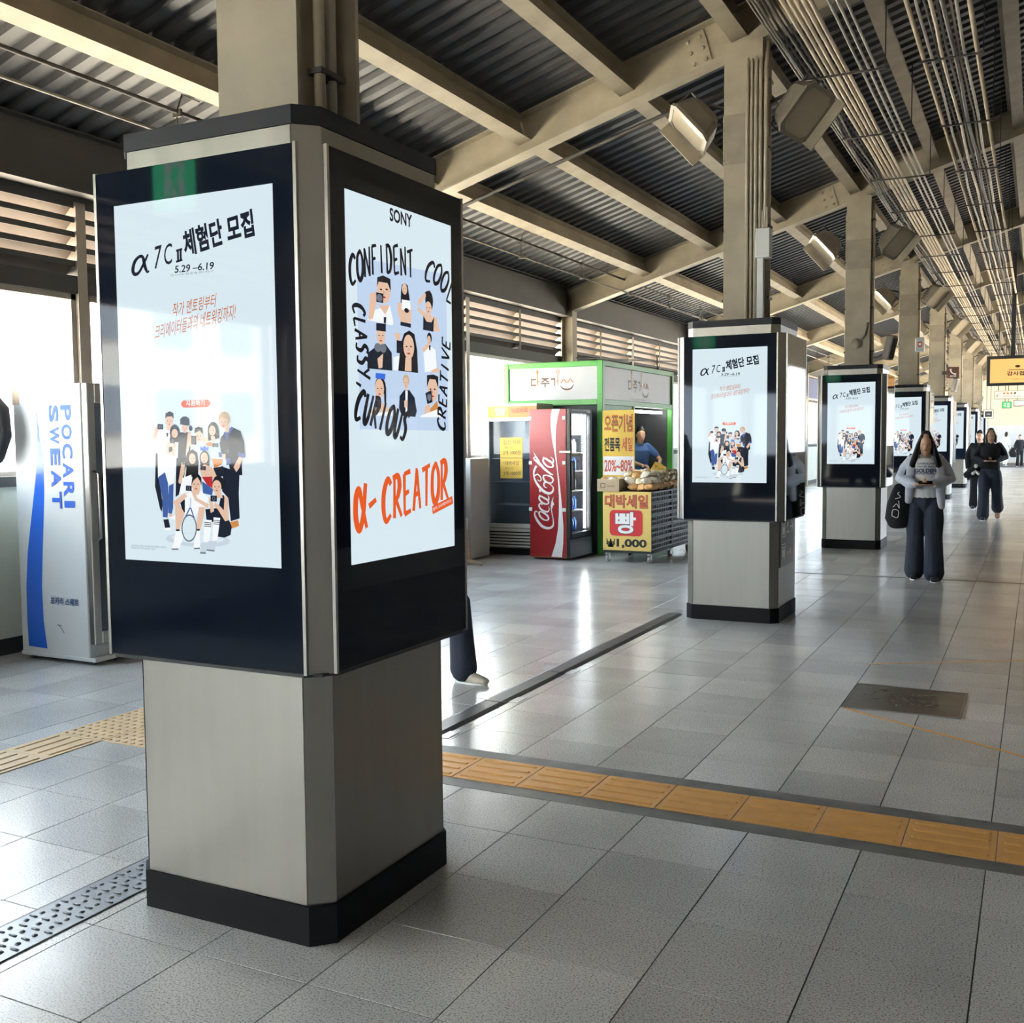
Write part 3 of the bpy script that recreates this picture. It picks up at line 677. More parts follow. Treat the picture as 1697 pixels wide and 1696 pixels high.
GL = {'C': [[(.95, .85), (.6, 1), (.15, .72), (.05, .3), (.3, 0), (.85, .12)]], 'O': [[(.55, 1), (.15, .8), (.05, .3), (.35, 0), (.8, .2), (.9, .7), (.6, 1), (.45, .96)]],
      'N': [[(.02, 0), (.12, 1)], [(.12, 1), (.75, 0)], [(.75, 0), (.9, 1.05)]], 'F': [[(.1, 0), (.18, 1)], [(.15, 1), (.85, 1.02)], [(.12, .55), (.65, .57)]], 'I': [[(.35, 0), (.45, 1)]],
      'D': [[(.1, 0), (.18, 1)], [(.05, .98), (.6, .95), (.85, .55), (.6, .1), (.05, .0)]], 'E': [[(.9, 1.03), (.15, 1)], [(.17, 1), (.1, 0)], [(.08, 0), (.85, .04)], [(.12, .5), (.68, .54)]],
      'T': [[(0, .95), (1, 1.02)], [(.55, .97), (.42, 0)]], 'L': [[(.25, 1), (.12, .02)], [(.1, .0), (.85, .06)]], 'A': [[(0, 0), (.5, 1.05)], [(.5, 1), (.82, 0)], [(.15, .38), (.75, .42)]],
      'S': [[(.9, .9), (.5, 1), (.2, .75), (.65, .42), (.5, .05), (.0, .08)]], 'Y': [[(0, 1), (.45, .5)], [(.9, 1.02), (.2, -.05)]], 'U': [[(.1, 1), (.15, .25), (.4, 0), (.72, .25), (.85, 1.02)]],
      'R': [[(.08, 0), (.2, 1)], [(.0, .98), (.6, 1), (.75, .75), (.5, .5), (.15, .45)], [(.3, .45), (.9, -.02)]], 'V': [[(0, 1), (.4, 0)], [(.4, 0), (.95, 1.05)]],
      'α': [[(1, 1), (.7, .3), (.3, 0), (.02, .3), (.1, .75), (.4, .9), (.65, .5), (1.0, -.02)]], '-': [[(.1, .45), (.8, .55)]], ',': [[(.5, .15), (.2, -.25)]]}
def art_right(parent):
    """flat print on the side screen: brand word, brushed words round nine portraits, orange slogan"""
    A = Flat((HH+0.0045, -SW/2, SZ), (0, 1, 0), (0, 0, 1), 0.0002)
    H = homog([(566.7, 312.7), (745.3, 376.4), (750.7, 905.5), (582.5, 936.6)]); K = SM
    def c3(x, y): u, v = H(550+x*230/929, 300+y*420/1696); return (u*SW, v*SH)
    def c5(x, y): u, v = H(450+x*400/1696, 560+y*400/1696); return (u*SW, v*SH)
    p, q = c3(375, 275), c3(528, 322); A.text('SONY', p[0], p[1], q[0]-p[0], 0.046, K['h'], 0, 0, 0.03)
    A.cut('brand_word', parent)
    def cp(k, *pts): A.poly([c3(x, y) for x, y in pts], K[k])
    cp('P', (152, 525), (755, 640), (770, 1690), (180, 1680))
    # brushed words
    def brush(word, p, q, size, m_, wd, arc=0.0, cf=c3):
        a, b = cf(*p), cf(*q); L_ = math.hypot(b[0]-a[0], b[1]-a[1]); r_ = math.atan2(b[1]-a[1], b[0]-a[0]); n = len(word)
        for i, ch in enumerate(word):
            t_ = i/n; off = arc*math.sin(math.pi*(t_+0.5/n)); cw = L_/n*0.86
            ox, oy = t_*L_, off
            for st in GL.get(ch, []):
                pts = []
                for x, y in st:
                    lx, ly = ox+x*cw+y*size*0.12, oy+y*size
                    pts.append((a[0]+lx*math.cos(r_)-ly*math.sin(r_), a[1]+lx*math.sin(r_)+ly*math.cos(r_)))
                A.stroke(pts, [wd*0.8, wd*1.15, wd*0.6], m_, 6)
    # portraits: hair, face, clothes
    def el(k, x, y, rx, ry):
        p = c3(x, y); q = c3(x+rx, y); r_ = c3(x, y-ry); A.ell(p[0], p[1], q[0]-p[0], r_[1]-p[1], K[k])
    def face(x, y, rx, ry):
        el('s', x, y, rx, ry)
        for s_ in (-1, 1): el('h', x+s_*rx*0.42, y-ry*0.02, rx*0.18, ry*0.06)
        el('r', x, y+ry*0.55, rx*0.3, ry*0.07); el('S', x, y+ry*0.22, rx*0.12, ry*0.12)
    brush('CONFIDENT', (112, 720), (545, 668), 0.092, K['h'], 0.015, 0.03)
    cp('P', (215, 655), (285, 650), (290, 720), (215, 720))
    cp('w', (280, 880), (375, 850), (400, 960), (395, 985), (225, 950), (250, 900)); cp('s', (300, 850), (375, 850), (345, 915)); cp('k', (335, 930), (352, 930), (350, 975), (335, 970)); face(335, 745, 46, 92); cp('h', (288, 725), (290, 660), (330, 648), (378, 672), (382, 760), (360, 700), (300, 690)); cp('s', (240, 770), (285, 760), (285, 840), (262, 940), (232, 950)); cp('k', (282, 762), (332, 772), (330, 835), (285, 828)); el('g', 305, 800, 20, 26)
    cp('h', (450, 760), (455, 710), (475, 700), (495, 715), (512, 830), (470, 860), (448, 830)); cp('s', (428, 830), (520, 850), (518, 970), (450, 965), (425, 880)); face(474, 740, 17, 38); cp('w', (455, 810), (512, 820), (515, 880), (455, 880)); cp('k', (448, 960), (518, 975), (516, 1002), (446, 985)); el('k', 488, 885, 16, 16)
    el('h', 640, 820, 26, 70); cp('s', (565, 860), (612, 900), (690, 935), (712, 1030), (598, 1010), (605, 930), (560, 885)); face(634, 868, 22, 45); cp('k', (600, 920), (622, 960), (655, 965), (672, 930), (668, 1028), (598, 1015)); cp('s', (562, 820), (612, 760), (618, 790), (570, 860)); cp('h', (610, 760), (630, 752), (645, 790), (625, 800))
    cp('k', (228, 1170), (300, 1115), (345, 1110), (388, 1170), (392, 1290), (225, 1275)); face(315, 1055, 30, 62); cp('k', (283, 970), (348, 975), (348, 1028), (283, 1020)); el('g', 295, 1135, 24, 30); el('g', 330, 1140, 22, 30); cp('s', (292, 1210), (330, 1175), (325, 1270), (300, 1275))
    cp('h', (432, 1290), (445, 1120), (470, 1040), (505, 1020), (540, 1045), (558, 1150), (565, 1305)); face(502, 1130, 36, 82); cp('s', (480, 1200), (520, 1205), (520, 1295), (475, 1290)); cp('w', (400, 1200), (440, 1190), (430, 1290), (398, 1285)); cp('k', (420, 1085), (456, 1090), (452, 1175), (420, 1170)); cp('s', (400, 1040), (440, 1035), (446, 1090), (420, 1085))
    cp('w', (600, 1150), (640, 1120), (680, 1150), (690, 1290), (610, 1300)); el('h', 640, 1070, 16, 36); face(637, 1085, 12, 30); cp('s', (590, 1140), (632, 1100), (640, 1130), (600, 1170)); cp('s', (650, 1290), (700, 1265), (705, 1300), (655, 1305)); cp('k', (636, 1120), (648, 1120), (646, 1155), (638, 1150))
    el('h', 312, 1395, 36, 62); cp('h', (335, 1400), (350, 1400), (352, 1540), (340, 1540)); face(306, 1410, 30, 66); cp('u', (280, 1305), (345, 1312), (342, 1350), (278, 1340)); cp('s', (250, 1560), (290, 1500), (340, 1510), (392, 1570), (390, 1592), (238, 1580)); cp('w', (245, 1575), (390, 1560), (392, 1592), (238, 1588)); cp('k', (278, 1490), (318, 1495), (312, 1540), (275, 1535))
    cp('k', (440, 1460), (470, 1420), (505, 1420), (540, 1470), (555, 1560), (545, 1598), (455, 1590), (436, 1540)); el('y', 483, 1355, 22, 40); face(482, 1372, 16, 38); cp('s', (474, 1410), (494, 1410), (488, 1450)); cp('w', (478, 1425), (494, 1425), (490, 1590), (480, 1590)); cp('s', (470, 1490), (490, 1485), (490, 1535), (472, 1535))
    cp('o', (640, 1550), (690, 1490), (702, 1560), (700, 1595), (640, 1590)); face(660, 1415, 34, 82); cp('h', (622, 1400), (622, 1320), (665, 1315), (698, 1330), (698, 1410), (680, 1350), (640, 1345)); cp('k', (612, 1440), (652, 1420), (660, 1500), (625, 1512)); el('g', 638, 1468, 14, 24); cp('s', (608, 1530), (640, 1505), (645, 1560), (605, 1598)); cp('w', (580, 1590), (710, 1540), (715, 1600), (580, 1600))
    brush('COOL', (598, 690), (790, 880), 0.085, K['h'], 0.014, 0.035)
    brush('CREATIVE', (742, 1690), (778, 1080), 0.058, K['h'], 0.013)
    brush('CLASSY,', (118, 840), (170, 1440), 0.066, K['h'], 0.014)
    brush('CURIOUS', (562, 585), (930, 750), 0.100, K['h'], 0.019, 0.0, c5)
    A.cut('portrait_grid', parent)
    brush('α-', (580, 1365), (750, 1300), 0.145, K['O'], 0.026, 0.0, c5)
    brush('CREATOR', (770, 1305), (1230, 1130), 0.140, K['O'], 0.024, 0.0, c5)
    a = c5(1108, 1222); b = c5(1250, 1150); r_ = math.atan2(b[1]-a[1], b[0]-a[0]); A.stroke([a, b], 0.030, K['O'], 3); A.text('알파 크리에이터즈', a[0]+0.006, a[1]-0.004, math.hypot(b[0]-a[0], b[1]-a[1])*0.9, 0.013, K['w'], r_, 0, 0.0)
    A.cut('slogan', parent)

def make_kiosk(right_on):
    k = link('display_kiosk', None)
    m = MB(); ring(m, octo(HB+0.008, CB), octo(HB-0.05, CB), 0.0, 0.135); m.build('plinth', 'plinth_black', k)
    # clad body: four face panels and four corner strips with fine seams between
    for q in range(4):
        R_ = Matrix.Rotation(math.pi/2*q, 4, 'Z')
        m = MB(); m.bbox(-HB+CB+0.003, -HB, 0.135, HB-CB-0.003, -HB+0.012, 0.97, 0.0015, 0, R_); m.build('base_panel', 'stainless', k)
        m = MB(); m.prism([(HB-CB, -HB), (HB, -HB+CB), (HB-0.012, -HB+CB), (HB-CB, -HB+0.012)], 0.135, 0.97, 0, True, True, R_); m.build('corner_strip', 'stainless', k)
        # head: black glass display panel, corner post with two edge trims
        m = MB(); m.bbox(-HH+CH-0.004, -HH-0.004, 0.94, HH-CH+0.004, -HH+0.03, 2.60, 0.0015, 0, R_); dp = m.build('display_panel', 'black_glass', k)
        m = MB(); m.prism([(HH-CH+0.006, -HH+0.003), (HH-0.003, -HH+CH-0.006), (HH-0.03, -HH+CH-0.006), (HH-CH+0.006, -HH+0.03)], 0.935, 2.603, 0, True, True, R_); m.build('corner_post', 'stainless', k)
        m = MB()
        for s_ in (0, 1):
            a = Vector((HH-CH+0.004, -HH-0.006, 0)); d_ = Vector((0.012, 0.0, 0))
            if s_: m.box(HH-0.006, -HH+CH-0.016, 0.935, HH+0.006, -HH+CH-0.004, 2.603, 0, R_)
            else: m.box(HH-CH+0.004, -HH-0.006, 0.935, HH-CH+0.016, -HH+0.006, 2.603, 0, R_)
        m.each('edge_trim', 'stainless_bright', k)
        m = MB(); m.bbox(-HB+CB+0.003, -HB, 2.60, HB-CB-0.003, -HB+0.012, 2.685, 0.0015, 0, R_); m.build('crown_panel', 'stainless', k)
        m = MB(); m.prism([(HB-CB, -HB), (HB, -HB+CB), (HB-0.012, -HB+CB), (HB-CB, -HB+0.012)], 2.60, 2.685, 0, True, True, R_); m.build('crown_corner', 'stainless', k)
        if q == 0 or (q == 1 and right_on):
            m = MB(); F_ = 0.0041
            m.box(-SW/2, -HH-0.0044, SZ, SW/2, -HH-0.0039, SZ+SH, 0, R_); s = m.build('screen', 'screen_white', dp)
            if q == 0: KF.append(s)
            else: KR.append(s)
    for z_ in (0.925, 2.588): m = MB(); ring(m, octo(HH-0.004, CH), octo(0.30, 0.03), z_, z_+0.012); m.build('head_trim', 'black_trim', k)
    m = MB(); ring(m, octo(HB+0.004, CB), octo(0.24, 0.02), 2.685, 2.745); m.build('crown_cap', 'crown_dark', k)
    m = MB(); m.box(HH-CH+0.02, -HH+0.02, 0.930, HH-0.02, -HH+CH-0.02, 0.938); m.build('post_foot', 'black_trim', k)
    return k
MATS['screen_white'] = white
KF = []; KR = []
klabels = ['large display kiosk nearest the camera, both of its lit screens in view',
           'second display kiosk beside the bread stall with wayfinding plate on its base',
           'third display kiosk along the row, left of the woman in the grey hoodie',
           'fourth display kiosk, partly hidden behind the woman in the grey hoodie',
           'fifth display kiosk along the row, just right of the hoodie woman',
           'sixth display kiosk along the row, left of the woman in black',
           'seventh display kiosk along the row with only a slice of its screen in view',
           'farthest display kiosk at the end of the row behind the others']
k1 = make_kiosk(True); art_front(KF[0]); art_right(KR[0])
k2 = make_kiosk(False)
for o_ in list(KF[0].children): link(o_.name.split('.')[0], o_.data, KF[1])
for n_, y in enumerate(BAY[2:10]):
    k = k1 if n_ == 0 else (k2 if n_ == 1 else copy_tree(k2))
    k.location = (0, y, 0); tag(k, klabels[n_], 'display kiosk', 'display kiosks wrapped round the platform columns')
# wayfinding plate on the side of the second kiosk base
wp = thing('wayfinding_plate', 'dark wayfinding plate with lift and toilet pictograms on second kiosk base', 'sign', (HB+0.001, BAY[3], 0))
m = MB(); m.bbox(0, -0.33, 0.50, 0.012, 0.20, 0.95, 0.003); m.build('plate', mat('plate_grey', (84, 82, 76), 0.4), wp)
A = Flat((0.0125, -0.33, 0.50), (0, 1, 0), (0, 0, 1), 0.0006)
for z in (0.27, 0.06):
    A.rrect(0.04, z, 0.18, z+0.15, 0.01, 'white_print'); A.rrect(0.048, z+0.008, 0.172, z+0.142, 0.008, 'plate_grey')
    for x in (0.085, 0.135):
        A.ell(x, z+0.115, 0.013, 0.013, 'white_print'); A.poly([(x-0.02, z+0.095), (x+0.02, z+0.095), (x+0.016, z+0.02), (x-0.016, z+0.02)], 'white_print')
A.cut('toilet_pictogram', wp)
A.ell(0.28, 0.38, 0.014, 0.03, 'white_print'); A.rect(0.235, 0.30, 0.33, 0.315, 'white_print')
A.cut('lift_pictogram', wp)
A.stroke([(0.38, 0.35), (0.50, 0.35)], 0.014, 'white_print', 2); A.stroke([(0.44, 0.41), (0.50, 0.35), (0.44, 0.29)], 0.014, 'white_print', 2, True)
A.cut('arrow', wp); A.rect(0.235, 0.10, 0.32, 0.125, 'orange_paint'); A.ell(0.40, 0.115, 0.016, 0.03, 'white_print')
A.build('direction_pictogram', wp)

# ================================================================== COLUMNS, LAMPS, CABLES
def make_column(mid):
    c = link('steel_column', None); top = zr(0)+0.02
    m = MB()
    for s_ in (-1, 1): m.box(-0.175, s_*0.175-0.010, 0, 0.175, s_*0.175+0.010, top)
    m.box(-0.007, -0.166, 0, 0.007, 0.166, top); m.build('h_section', 'steel_paint', c)
    m = MB(); m.box(-0.18, -0.20, 4.18, 0.18, -0.185, 4.62); 
    for a in (-0.165, 0.165):
        for b in (4.22, 4.58): m.ball((a, -0.20, b), 0.012, 6, 4)
    m.build('cover_plate', 'steel_paint_dark', c)
    m = MB()
    for x, y, r_ in ((0.205, -0.10, 0.020), (0.20, -0.02, 0.016), (-0.195, -0.06, 0.013)):
        m.tube([(x, y, 2.75), (x, y, top-0.25), (x*0.6, y+0.05, top-0.05)], r_, 8)
    m.each('conduit', 'conduit', c, True)
    m = MB()
    for z in (2.95, 3.6, 4.3, 4.9): m.box(0.17, -0.125, z, 0.23, 0.02, z+0.02); m.box(-0.215, -0.08, z, -0.17, -0.04, z+0.02)
    m.each('clamp', 'cable_dark', c)
    return c
def make_lamp():
    # flood lamp: tapered housing, rimmed lens, short visor, yoke and arm; lens looks along local -Z
    l = link('flood_lamp', None)
    m = MB()
    def oc(a, b, c): return [(a-c, -b), (a, -b+c), (a, b-c), (a-c, b), (-a+c, b), (-a, b-c), (-a, -b+c), (-a+c, -b)]
    secs = [(oc(0.13, 0.12, 0.04), 0.17), (oc(0.19, 0.17, 0.05), 0.10), (oc(0.235, 0.205, 0.06), -0.06)]
    v = []
    for p, z in secs: v += [(q[0], q[1], z) for q in p]
    f_ = [(a*8+k, (a+1)*8+k, (a+1)*8+(k+1) % 8, a*8+(k+1) % 8) for a in (0, 1) for k in range(8)] + [tuple(range(8))]
    m.add(v, f_); m.build('housing', 'lamp_housing', l)
    m = MB(); ring(m, oc(0.245, 0.215, 0.06), oc(0.205, 0.175, 0.05), -0.085, -0.055); m.build('rim', 'lamp_housing', l)
    m = MB(); m.prism(oc(0.208, 0.178, 0.05), -0.078, -0.070); m.build('lens', 'lamp_glass', l)
    m = MB(); m.box(-0.235, 0.20, -0.20, 0.235, 0.212, -0.06); m.build('visor', 'steel_paint', l)
    m = MB(); m.tube([(-0.26, 0, 0.02), (-0.26, 0, 0.20), (0.26, 0, 0.20), (0.26, 0, 0.02)], 0.012, 6); m.build('yoke', 'cable_dark', l)
    return l
lamp0 = None
names = ['large nearest kiosk', 'kiosk beside the bread stall', 'third kiosk', 'fourth kiosk', 'fifth kiosk', 'sixth kiosk', 'seventh kiosk', 'eighth kiosk']
col0 = make_column(True)
for n_, y in enumerate(BAY[2:10]):
    c = col0 if n_ == 0 else copy_tree(col0); c.location = (0.03, y, 0)
    tag(c, 'beige painted steel column rising out of the '+names[n_], 'column', 'columns along the platform')
    for s_ in (-1, 1):
        if lamp0 is None: l = lamp0 = make_lamp()
        else:
            l = copy_tree(lamp0)
            for q_ in [x_ for x_ in l.children if x_.name.startswith('lamp_arm')]: bpy.data.objects.remove(q_)
        z = 4.58 if n_ != 1 else 4.62
        l.location = (0.03+s_*0.50, y-0.05, z); l.rotation_euler = (math.radians(-14), math.radians(-s_*48), math.radians(s_*-12))
        tag(l, 'boxy flood lamp %s of the column above the %s' % ('left' if s_ < 0 else 'right', names[n_]), 'flood lamp', 'flood lamps on the columns')
        ar = MB(); ar.tube([(0.03+s_*0.17, y-0.02, z+0.10), (0.03+s_*0.34, y-0.02, z+0.16), (0.03+s_*0.44, y-0.02, z+0.14)], 0.018, 6); a_ = ar.build('lamp_arm', 'cable_dark'); a_.parent = l; a_.matrix_parent_inverse = (Matrix.Translation(l.location) @ l.rotation_euler.to_matrix().to_4x4()).inverted()
# the second column carries five extra conduits and a white junction box
y = BAY[3]
for k, x in enumerate((0.075, 0.115, 0.155, 0.195, 0.245)):
    m = MB(); r_ = (0.017, 0.014, 0.019, 0.016, 0.02)[k]; m.tube([(x, y-0.205, 2.74), (x, y-0.205, 5.0), (x, y-0.12, 5.25)], r_, 8)
    tag(m.build('riser_pipe', 'conduit', None, True), 'thin riser pipe on the second column, %s from the left' % ORD[k], 'pipe', 'riser pipes on the second column')
jb = thing('junction_box', 'small white junction box on the second column with a narrow duct below it', 'junction box', (0.245, y-0.28, 3.29))
m = MB(); m.bbox(-0.06, -0.055, 0, 0.07, 0.055, 0.26, 0.006); m.build('box', 'white_paint', jb)
m = MB(); m.box(-0.05, -0.03, -0.55, 0.005, 0.03, 0.0); m.build('duct', 'white_paint', jb)
m = MB(); m.box(-0.015, -0.02, 0.26, 0.0, 0.0, 0.42); m.box(0.025, -0.02, 0.26, 0.04, 0.0, 0.45); m.build('stub_pipe', 'conduit', jb)

# cable runs hung right of the columns, parallel to the platform
def wavy(x, z, y0, y1, amp, step=1.1):
    pts = []; y = y0; ph = random.random()*6
    while y < y1:
        pts.append((x+amp*math.sin(y*1.7+ph)+random.uniform(-amp, amp)*0.4, y, z+amp*0.6*math.sin(y*2.3+ph)-amp*0.5*abs(math.sin(math.pi*y/2.3)))); y += step
    pts.append((x, y1, z)); return pts
Y0c, Y1c = 2.0, 62.0
runs = []
for k in range(5): runs.append((0.565+0.052*k, 5.20+0.004*(k % 2), 0.0185, 'cable_beige', 0.003, 'thick beige cable, %s from the columns in the bright bundle' % ORD[k], 'beige cable bundle'))
for k in range(6): runs.append((0.385+0.030*k, 5.19+0.03*((k*7) % 3), 0.011, 'cable_dark', 0.012, 'thin dark sagging cable, %s from the columns in the dark tangle' % ORD[k], 'dark tangled cables'))
for k in range(3): runs.append((0.89+0.066*k, 5.22, 0.013, 'cable_grey', 0.001, 'straight grey conduit, %s of the trio right of the beige bundle' % ('leftmost', 'middle', 'rightmost')[k], 'grey conduit trio'))
runs.append((1.46, 5.20, 0.020, 'cable_beige', 0.0, 'single straight pale pipe between the two cable trays', ''))
for k in range(7): runs.append((1.53+0.048*k, 5.21+0.02*(k % 2), (0.014, 0.010, 0.017, 0.012, 0.020, 0.011, 0.015)[k], ('cable_grey', 'cable_dark', 'cable_beige', 'cable_grey', 'cable_dark', 'cable_beige', 'cable_grey')[k], 0.008, '%s cable, %s from the left in the right hand tray of mixed cables' % (('grey', 'dark', 'beige', 'grey', 'dark', 'beige', 'grey')[k], ORD[k]), 'cables in the right hand tray'))
runs.append((1.92, 5.20, 0.021, 'cable_beige', 0.0, 'pale jointed pipe at the far right of the cable runs', ''))
for k in range(3): runs.append((0.30+0.03*k, 5.23, 0.009, 'cable_grey', 0.002, 'thin grey pipe, %s of three close to the right side of the columns' % ORD[k], 'thin pipes by the columns'))
for x, z, r_, mm, amp, lb, gr in runs:
    m = MB(); m.tube(wavy(x, z, Y0c, Y1c, amp, 0.55 if amp > 0.006 else (1.1 if amp else 30)), r_, 7); tag(m.build('overhead_cable', mm, None, True), lb, 'cable', gr)
n_ = 0
yy = 3.0
while yy < 62:
    t = thing('cable_hanger', 'slotted steel hanger carrying the overhead cables, %s from the camera' % ORD[n_], 'hanger', (0, yy, 0), 0, 'cable hangers')
    m = MB(); m.box(0.36, -0.011, 5.160, 1.13, 0.011, 5.176); m.box(1.42, -0.011, 5.160, 1.98, 0.011, 5.176); m.each('bar', 'cable_dark', t)
    m = MB()
    for x in (0.37, 1.12, 1.43, 1.97): m.tube([(x, 0, 5.16), (x, 0, zt(x)-0.05)], 0.006, 5)
    m.each('rod', 'cable_dark', t); yy += 2.3; n_ += 1
# two slim pipes hung under the second purlin beside the wall
for z, r_, lb in ((4.33, 0.017, 'upper slim dark pipe hung below the roof along the left wall'), (4.13, 0.014, 'lower slim shiny pipe hung below the roof along the left wall')):
    m = MB(); m.tube([(-3.75, -8, z), (-3.75, 62, z)], r_, 8); tag(m.build('hung_pipe', 'cable_dark' if z > 4.2 else 'cable_grey', None, True), lb, 'pipe')
for k in range(30):
    m = MB(); y_ = -5+2.1*k; m.tube([(-3.75, y_, 4.11), (-3.76, y_, 4.33), (-3.70, y_, 4.46), (-3.52, y_, zt(-3.42)-0.26)], 0.007, 5)
    m.box(-3.79, y_-0.012, 4.10, -3.71, y_+0.012, 4.16); m.box(-3.79, y_-0.012, 4.29, -3.71, y_+0.012, 4.35)
    tag(m.build('pipe_hanger', 'cable_dark'), 'bent wire hanger of the slim pipes, %s from the camera end' % ORD[k], 'hanger', 'wire hangers of the slim pipes')
m = MB(); m.tube([(-4.6, 7.4, 3.96), (-3.22, 7.4, 4.35), (-1.0, 7.4, 4.98), (-0.3, 7.35, 5.1)], 0.022, 8)
tag(m.build('sloping_pipe', 'cable_dark', None, True), 'dark pipe sloping under the roof parallel to the rafter behind the large kiosk', 'pipe')
# ================================================================== WHITE DRINKS COOLER (left)
mat('cooler_glass', (60, 70, 78), 0.08, spec=0.6)
pf = thing('drinks_cooler', 'tall white drinks cooler with blue swoosh and vertical lettering on its side', 'refrigerator', (-4.62, 2.45, 0))
W_, D_, Z_ = 0.80, 0.72, 2.10
m = MB(); m.bbox(0, 0, 0.05, W_-0.06, D_, Z_+0.03, 0.008); m.build('cabinet', 'white_paint', pf)
m = MB(); m.bbox(W_-0.055, 0.002, 0.16, W_, 0.075, Z_+0.03, 0.006); m.bbox(W_-0.055, D_-0.075, 0.16, W_, D_, Z_+0.03, 0.006); m.bbox(W_-0.055, 0.075, Z_-0.12, W_, D_-0.075, Z_+0.03, 0.006); m.bbox(W_-0.055, 0.075, 0.16, W_, D_-0.075, 0.26, 0.006); dr = m.build('door', 'stainless_bright', pf)
m = MB(); m.box(W_-0.045, 0.075, 0.26, W_-0.035, D_-0.075, Z_-0.12); m.build('door_glass', 'cooler_glass', dr)
m = MB(); m.tube([(W_, 0.05, 0.95), (W_+0.045, 0.05, 0.97), (W_+0.045, 0.05, 1.45), (W_, 0.05, 1.47)], 0.011, 8); m.build('door_handle', 'stainless_bright', dr, True)
m = MB(); m.bbox(-0.005, -0.005, 0.03, W_+0.005, D_+0.005, 0.06, 0.004); m.build('base_rail', 'white_paint', pf)
m = MB()
for a in (0.06, W_-0.08):
    for b in (0.06, D_-0.06): m.tube([(a, b, 0), (a, b, 0.035)], 0.022, 8)
m.each('foot', 'black_trim', pf)
A = Flat((0.0, -0.0005, 0.05), (1, 0, 0), (0, 0, 1), 0.0006)
PW, PH = W_-0.06, Z_-0.02
HP = homog([(60, 50), (487, 42), (545, 1612), (118, 1580)])
def c(x, y): u, v = HP(x, y); return (u*PW, v*PH)
A.poly([c(*p) for p in [(210, 175), (220, 300), (222, 450), (205, 600), (180, 800), (155, 1000), (145, 1200), (150, 1400), (160, 1545), (278, 1558), (255, 1400), (245, 1200), (250, 1000), (258, 800), (262, 650), (258, 500), (235, 350), (213, 175)]], mat('swoosh_blue', (36, 92, 190), 0.25))
def down(t_, x0, x1, ya, yb, bold):
    # letters stacked along a line that reads from top to bottom
    n = len(t_)
    for i, ch in enumerate(t_):
        g0 = ya+(yb-ya)*i/n; g1 = ya+(yb-ya)*(i+0.80)/n; sh = (g0-ya)*0.045
        p = c(x0+sh, g0); q = c(x1+sh, g1)
        h_ = q[0]-p[0]; wd = p[1]-q[1]
        if ch == 'I': wd *= 0.45
        A.text(ch, q[0]-h_, p[1], wd, h_, 'blue_print', -math.pi/2, 0, bold)
down('POCARI', 364, 432, 165, 815, 0.03); down('SWEAT', 290, 352, 165, 775, 0.03)
p, q = c(300, 1300), c(478, 1312); A.text('포카리 스웨트', p[0], p[1], q[0]-p[0], 0.058, mat('navy_print', (52, 70, 116), 0.4), 0, 0.1, 0.03)
p, q = c(298, 1258), c(352, 1260); A.text('이온음료', p[0], p[1], q[0]-p[0], 0.010, 'navy_print')
A.stroke([c(345, 1416), c(365, 1430), c(388, 1465)], 0.006, 'charcoal'); A.stroke([c(352, 1418), c(372, 1420)], 0.004, 'charcoal')
A.build('side_print', pf)
m = MB(); m.box(-0.004, -0.0016, Z_-0.12, 0.075, -0.0002, Z_+0.028); m.build('tape', 'tape_brown', pf)
# dark sack behind the cooler
m = MB(); m.loft([(0, 0, 0), (0.01, 0, 0.16), (0.0, 0, 0.36), (-0.03, 0, 0.50)], [(0.10, 0.06), (0.17, 0.09), (0.16, 0.09), (0.05, 0.04)], (1, 0, 0), 14)
sk = thing('black_sack', 'dark cloth sack hanging by the window behind the white cooler', 'bag', (-4.70, 2.33, 1.58))
m.build('sack_body', 'charcoal', sk, True); m = MB(); m.tube([(-0.03, 0, 0.5), (-0.08, 0, 0.58), (-0.12, 0, 0.5)], 0.01, 6); m.build('sack_loop', 'cable_dark', sk)

# ================================================================== GREEN FOOD STALL
mat('stall_green', (74, 158, 62), 0.4, var=0.05); mat('stall_green_dark', (62, 140, 58), 0.45, var=0.05)
mat('stall_panel', (172, 174, 176), 0.4, var=0.04, scale=3); mat('brown_print', (92, 58, 32), 0.5); mat('orange_print', (176, 104, 44), 0.5); mat('grey_print', (170, 170, 170), 0.5)
mat('interior_dark', (54, 56, 60), 0.6, var=0.08); mat('tube_light', (255, 252, 246), 0.4, emit=26.0)
mat('yellow_print', (226, 190, 76), 0.5, var=0.03); mat('red_print', (206, 40, 46), 0.5); mat('rust_print', (196, 88, 56), 0.5); mat('black_print', (24, 24, 28), 0.5); mat('orange_bright', (214, 106, 40), 0.5)
SX0, SX1, SY0, SY1, SZ0, SZ1 = -4.76, -3.15, 11.12, 14.45, 2.18, 2.82
st = thing('food_stall', 'bright green framed food stall with white fascia panels beside the row of kiosks', 'stall', (0, 0, 0))
def gbox(nm, *a, mm='stall_green'):
    b = MB(); b.bbox(*a, 0.006); return b.build(nm, mm, st)
gbox('post', SX1-0.09, SY0, 0, SX1, SY0+0.09, SZ1); gbox('post', SX0, SY0, 0, SX0+0.09, SY0+0.09, SZ1); gbox('post', SX1-0.09, SY1-0.09, 0, SX1, SY1, SZ1); gbox('post', SX0, SY1-0.09, 0, SX0+0.09, SY1, SZ1)
gbox('post', SX1-0.07, 12.42, 0, SX1, 12.49, SZ0)
for z in (SZ0, SZ1-0.08):
    gbox('rail', SX0+0.088, SY0+0.004, z-0.002, SX1-0.088, SY0+0.086, z+0.078); gbox('rail', SX1-0.086, SY0+0.088, z-0.002, SX1-0.004, SY1-0.088, z+0.078)
